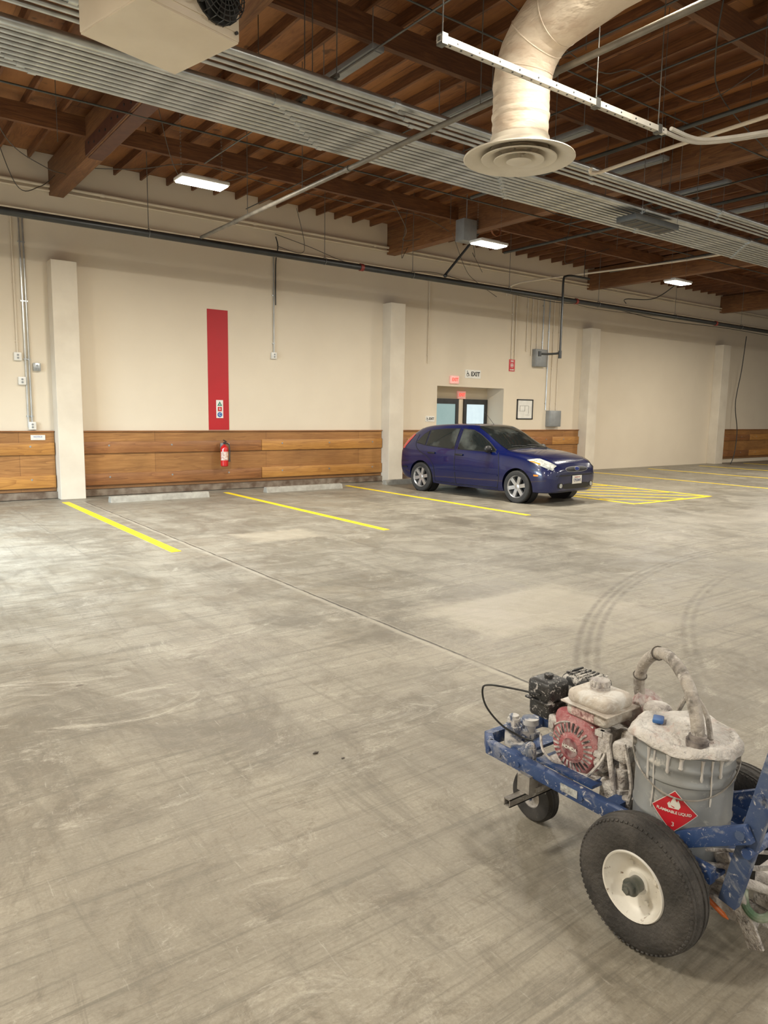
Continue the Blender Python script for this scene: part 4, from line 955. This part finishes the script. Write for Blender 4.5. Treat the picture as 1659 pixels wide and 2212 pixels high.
    hp=catmull([(2.36,1.47,.45),(2.36,1.52,.58),(2.34,1.53,.67),(2.29,1.48,.775),(2.23,1.39,.85),(2.17,1.30,.865),(2.105,1.205,.83),(2.07,1.15,.76),(2.055,1.128,.70),(hx,hy,.65)],10)
    b=B(); b.tube(hp,.0205,14); ob(b,'suction_hose',hosem)
    b=B(); hp2=catmull([(2.33,1.40,.45),(2.33,1.36,.62),(2.27,1.28,.74),(2.20,1.22,.75),(2.14,1.15,.73),(2.10,1.11,.675)],8); b.tube(hp2,.009,8); ob(b,'return_tube',hosem)
    b=B(); 
    for p in (24,40): b.torus(hp[p],.024,.0022,(hp[p+1]-hp[p]),n=16,m=5)
    ob(b,'wire_tie',MWIRE)
    b=B(); b.box((2.22,1.63,.43),(.20,.20,.16),bev=.02); b.box((2.24,1.72,.47),(.14,.12,.13),bev=.015)
    for k in range(8): b.box((2.24,1.775,.41+k*.016),(.15,.05,.006))
    b.cyl((2.30,1.60,.41),(2.38,1.60,.41),.05,n=20); b.box((2.22,1.63,.355),(.26,.22,.02),bev=.004)
    b.cyl((2.13,1.52,.40),(2.13,1.49,.43),.02,n=10); b.box((2.2,1.52,.47),(.14,.03,.10),bev=.01)
    eng=ob(b,'engine',caked)
    M=Matrix.Translation((2.125,1.625,.450))@Euler((0,-math.pi/2,0)).to_matrix().to_4x4()
    b=B(); b.lathe([(.112,-.045),(.114,-.03),(.112,.0),(.104,.022),(.093,.034),(.084,.036),(.05,.044),(.042,.050),(0,.052)],48,0,M)
    b.box((2.145,1.665,.495),(.07,.15,.13),0,bev=.025)
    rc=ob(b,'recoil_cover',redm,parent=eng)
    b=B()
    for k in range(26):
        a=2*math.pi*k/26
        Rm=M@Matrix.Rotation(a,4,'Z')@Matrix.Translation((.074,0,.0395))@Matrix.Rotation(math.radians(14),4,'Y'); b.box((0,0,0),(.034,.0075,.004),0,Rm)
    ob(b,'cooling_slot',mat('dried_paint_slot',(.60,.55,.52),(.04,.03,.03),scale=24,rough=.6,lo=.4,hi=.6),parent=rc)
    b=B(); b.lathe([(0,.0535),(.036,.0515)],32,0,M); ob(b,'starter_emblem_disc',mat('faded_dark_red',(.16,.04,.05),(.36,.28,.27),scale=40,rough=.5),parent=rc,fix=False)
    Mt=Matrix.Translation((2.070,1.625,.450))@Euler((math.pi/2,0,-math.pi/2)).to_matrix().to_4x4()
    text('HONDA',.018,Matrix.Translation(-O)@Mt,MWHT,rc,'starter_lettering',bold=.0005)
    b=B(); c=(2.19,1.59,.0)
    def shell(z0,z1,sx,sy,bev,mi=0): b.box((c[0],c[1],(z0+z1)/2),(sx,sy,z1-z0),mi,bev=bev,seg=4)
    shell(.552,.612,.170,.19,.026); shell(.602,.662,.170,.19,.028); b.box((c[0],c[1],.607),(.192,.212,.008),bev=.003)
    tk=ob(b,'fuel_tank',tankm,parent=eng,angle=50)
    b=B(); b.cyl((2.20,1.60,.658),(2.20,1.60,.672),.037,n=28); b.cyl((2.20,1.60,.672),(2.20,1.60,.694),.033,n=28)
    for k in range(12): 
        a=k*math.pi/6; b.cyl((2.2+.033*math.cos(a),1.6+.033*math.sin(a),.674),(2.2+.033*math.cos(a),1.6+.033*math.sin(a),.692),.005,n=6)
    ob(b,'fuel_cap',caked,parent=tk)
    b=B(); b.box((2.1045,1.60,.582),(.002,.10,.03)); ob(b,'tank_sticker',mat('tank_sticker_print',(.65,.5,.46),(.2,.08,.08),scale=90,rough=.4),parent=tk)
    b=B(); b.box((2.165,1.815,.600),(.125,.12,.085),bev=.022,seg=3); b.box((2.165,1.815,.53),(.11,.105,.08),bev=.015); b.cyl((2.165,1.815,.64),(2.165,1.815,.658),.018,n=8); b.box((2.165,1.815,.56),(.132,.127,.008),bev=.002)
    b.box((2.2,1.77,.48),(.07,.08,.08),bev=.01)
    ob(b,'air_cleaner',blackm,parent=eng)
    b=B(); b.box((2.33,1.76,.585),(.13,.17,.10),bev=.025,seg=3); 
    for k in range(7): b.box((2.33,1.70+k*.02,.638),(.10,.008,.006))
    ob(b,'muffler',mat('splattered_black_muffler',(.03,.03,.03),rough=.6,splat=[((.52,.5,.46),26,.50)]),parent=eng)
    b=B(); b.box((2.14,1.74,.49),(.05,.06,.06),bev=.008); b.cyl((2.10,1.74,.49),(2.14,1.74,.49),.012); b.tube(catmull([(2.10,1.72,.50),(2.09,1.66,.535),(2.12,1.56,.54)],6),.004,6); b.box((2.11,1.5,.50),(.02,.05,.10),bev=.004); b.cyl((2.1,1.5,.46),(2.1,1.53,.46),.014)
    b.tube(catmull([(2.10,1.56,.36),(2.07,1.52,.40),(2.09,1.49,.46),(2.11,1.48,.53)],6),.006,6)
    b.tube(catmull([(2.09,1.78,.44),(2.06,1.74,.40),(2.07,1.70,.37),(2.10,1.66,.36)],6),.005,6)
    b.cyl((2.09,1.51,.43),(2.13,1.51,.43),.02); b.box((2.12,1.52,.54),(.05,.03,.02)); ob(b,'control_linkage',caked,parent=eng)
    b=B(); b.tube(catmull([(2.10,1.80,.59),(2.06,1.88,.595),(1.99,1.97,.60),(1.985,2.0,.57),(2.0,1.99,.50),(2.04,1.94,.43),(2.09,1.88,.39),(2.12,1.84,.38)],8),.0040,6); ob(b,'throttle_cable',MBLK,parent=eng)
    b=B(); b.box((2.24,1.42,.45),(.16,.12,.2),bev=.02); b.cyl((2.12,1.43,.24),(2.12,1.43,.44),.026,n=20); b.cyl((2.12,1.43,.34),(2.12,1.43,.37),.038,n=6); b.cyl((2.12,1.43,.27),(2.12,1.43,.29),.034,n=16); b.cyl((2.12,1.43,.22),(2.12,1.43,.25),.02,.03)
    b.cyl((2.12,1.43,.44),(2.12,1.43,.50),.012); b.box((2.14,1.43,.50),(.09,.07,.07),bev=.015)
    b.cyl((2.09,1.38,.30),(2.09,1.38,.36),.02); b.sph((2.09,1.38,.29),.026); b.box((2.13,1.48,.33),(.05,.07,.09),bev=.015)
    b.tube(catmull([(2.08,1.40,.55),(2.07,1.37,.48),(2.075,1.36,.40),(2.085,1.38,.32)],6),.007,6); b.tube(catmull([(2.10,1.48,.52),(2.08,1.45,.45),(2.09,1.43,.33)],6),.010,8)
    b.cyl((2.30,1.42,.52),(2.30,1.42,.62),.05,n=24); b.sph((2.30,1.42,.62),.05,(1,1,.5)); b.cyl((2.22,1.42,.55),(2.22,1.42,.6),.025)
    ob(b,'paint_pump',caked)
    b=B(); b.cyl((2.36,1.60,.48),(2.36,1.50,.58),.06,n=24); b.cyl((2.36,1.50,.58),(2.36,1.48,.60),.066,n=24); b.cyl((2.36,1.48,.60),(2.36,1.47,.61),.03,n=12); ob(b,'pressure_filter',mat('pinkish_paint_crust',(.50,.45,.42),(.34,.20,.19),scale=26,rough=.6,bump=.4,bscale=40,splat=[((.58,.56,.53),40,.55)],soft=.09))
    b=B(); b.prism([(0,0),(.11,-.02),(.15,.05),(.10,.12),(.02,.08)],(2.16,1.12,.08),(.35,-.93,0),(0,0,1),(.012,.005,0)); b.bar((2.14,1.10,.13),(2.20,.96,.10),.03,.05,bev=.004); b.cyl((2.08,1.06,.26),(2.26,.86,.21),.016); b.box((2.24,.95,.22),(.10,.07,.12),bev=.01)
    b.bar((2.10,1.05,.33),(2.13,.93,.06),.05,.012,bev=.003,up=(1,0,0)); b.cyl((2.10,1.12,.20),(2.10,1.12,.27),.03); b.box((2.1,1.12,.27),(.10,.08,.02)); b.box((2.2,1.0,.13),(.02,.25,.05)); b.cyl((2.13,1.02,.15),(2.18,1.0,.15),.014,n=6)
    ob(b,'spray_gun_bracket',caked)
    b=B(); b.cyl((2.085,1.115,.185),(2.11,1.03,.125),.008,n=10); b.cyl((2.11,1.03,.125),(2.115,1.015,.115),.008,.002,n=10); ob(b,'orange_marker_rod',mat('orange_plastic',(.65,.16,.03),(.5,.12,.03),rough=.5))
    b=B(); b.tube(catmull([(2.16,1.00,.24),(2.12,.97,.19),(2.12,.93,.17),(2.15,.90,.19),(2.17,.87,.26),(2.16,.84,.32)],8),.013,10); ob(b,'fluid_hose',mat('dirty_green_hose',(.08,.16,.09),(.35,.38,.30),scale=16,rough=.5))
    b=B(); b.tube(catmull([(2.03,1.24,.30),(2.05,1.12,.285),(2.09,1.0,.31),(2.12,.9,.35)],8),.008,8); b.tube(catmull([(2.03,1.20,.31),(2.06,1.1,.33),(2.1,1.0,.36),(2.14,.88,.40)],8),.006,8); ob(b,'control_tubing',caked)
build_machine()

# ------------------------------------------------------------------ small floor debris
for i,(x,y,s) in enumerate(((1.75,2.9,.018),(1.83,2.78,.010),(.40,1.62,.015))):
    b=B(); b.sph((0,0,s*.25),s,(1,.5,.25),n=8); 
    for v in b.bm.verts: v.co+=V((random.uniform(-.2,.2),random.uniform(-.2,.2),0))*s; v.co.z=max(v.co.z,0)
    o=b.obj('dirt_crumb',mat('dirt_crumb_material_%d'%i,(.08,.065,.05),(.03,.025,.02)),loc=(x,y,0)); tag(o,'small dark crumb of dirt on the floor','debris','floor debris')

# ------------------------------------------------------------------ lights
def area(name,loc,sx,sy,p,col=(1,.935,.81),rot=(0,0,0)):
    l=bpy.data.lights.new(name,'AREA'); l.shape='RECTANGLE'; l.size=sx; l.size_y=sy; l.energy=p; l.color=col
    o=bpy.data.objects.new(name,l); COL.objects.link(o); o.location=loc; o.rotation_euler=rot; return o
for (x,y,z) in LB+((-1.3,9.5,4.59),(21.5,9.5,4.59)): area('high_bay_lamp',(x,y,z-.02),.6,.28,260)
for x in (-1.5,4.6,11.2,17.8,25): area('high_bay_lamp',(x,3.1,4.80),.9,.6,260)
for x in (-1.5,4.6,11.2,17.8): area('high_bay_lamp',(x,-4.6,4.80),.9,.6,240)
d=area('daylight_door_lamp',(-3.05,9.6,2.3),1.6,4.2,620,(.66,.84,1.0),(0,math.radians(-52),0)); d.data.spread=math.radians(110)
w=bpy.data.worlds.new('World'); bpy.context.scene.world=w; w.use_nodes=True
w.node_tree.nodes['Background'].inputs[0].default_value=(1,.95,.87,1); w.node_tree.nodes['Background'].inputs[1].default_value=.72

# ------------------------------------------------------------------ camera
f=1565.0
dy=V((-1164.5,234,-f)).normalized(); dx=V((2139.5,182,-f)); dx=(dx-dy*dx.dot(dy)).normalized(); dz=dx.cross(dy)
cam=bpy.data.cameras.new('camera'); cam.sensor_fit='HORIZONTAL'; cam.sensor_width=36; cam.lens=36*f/1659; cam.clip_start=.05
co=bpy.data.objects.new('camera',cam); COL.objects.link(co)
co.matrix_world=Matrix.Translation((0,0,1.67))@Matrix((dx,dy,dz)).to_4x4()
bpy.context.scene.camera=co
sc=bpy.context.scene
sc.view_settings.view_transform='Standard'; sc.view_settings.look='None'; sc.view_settings.exposure=0
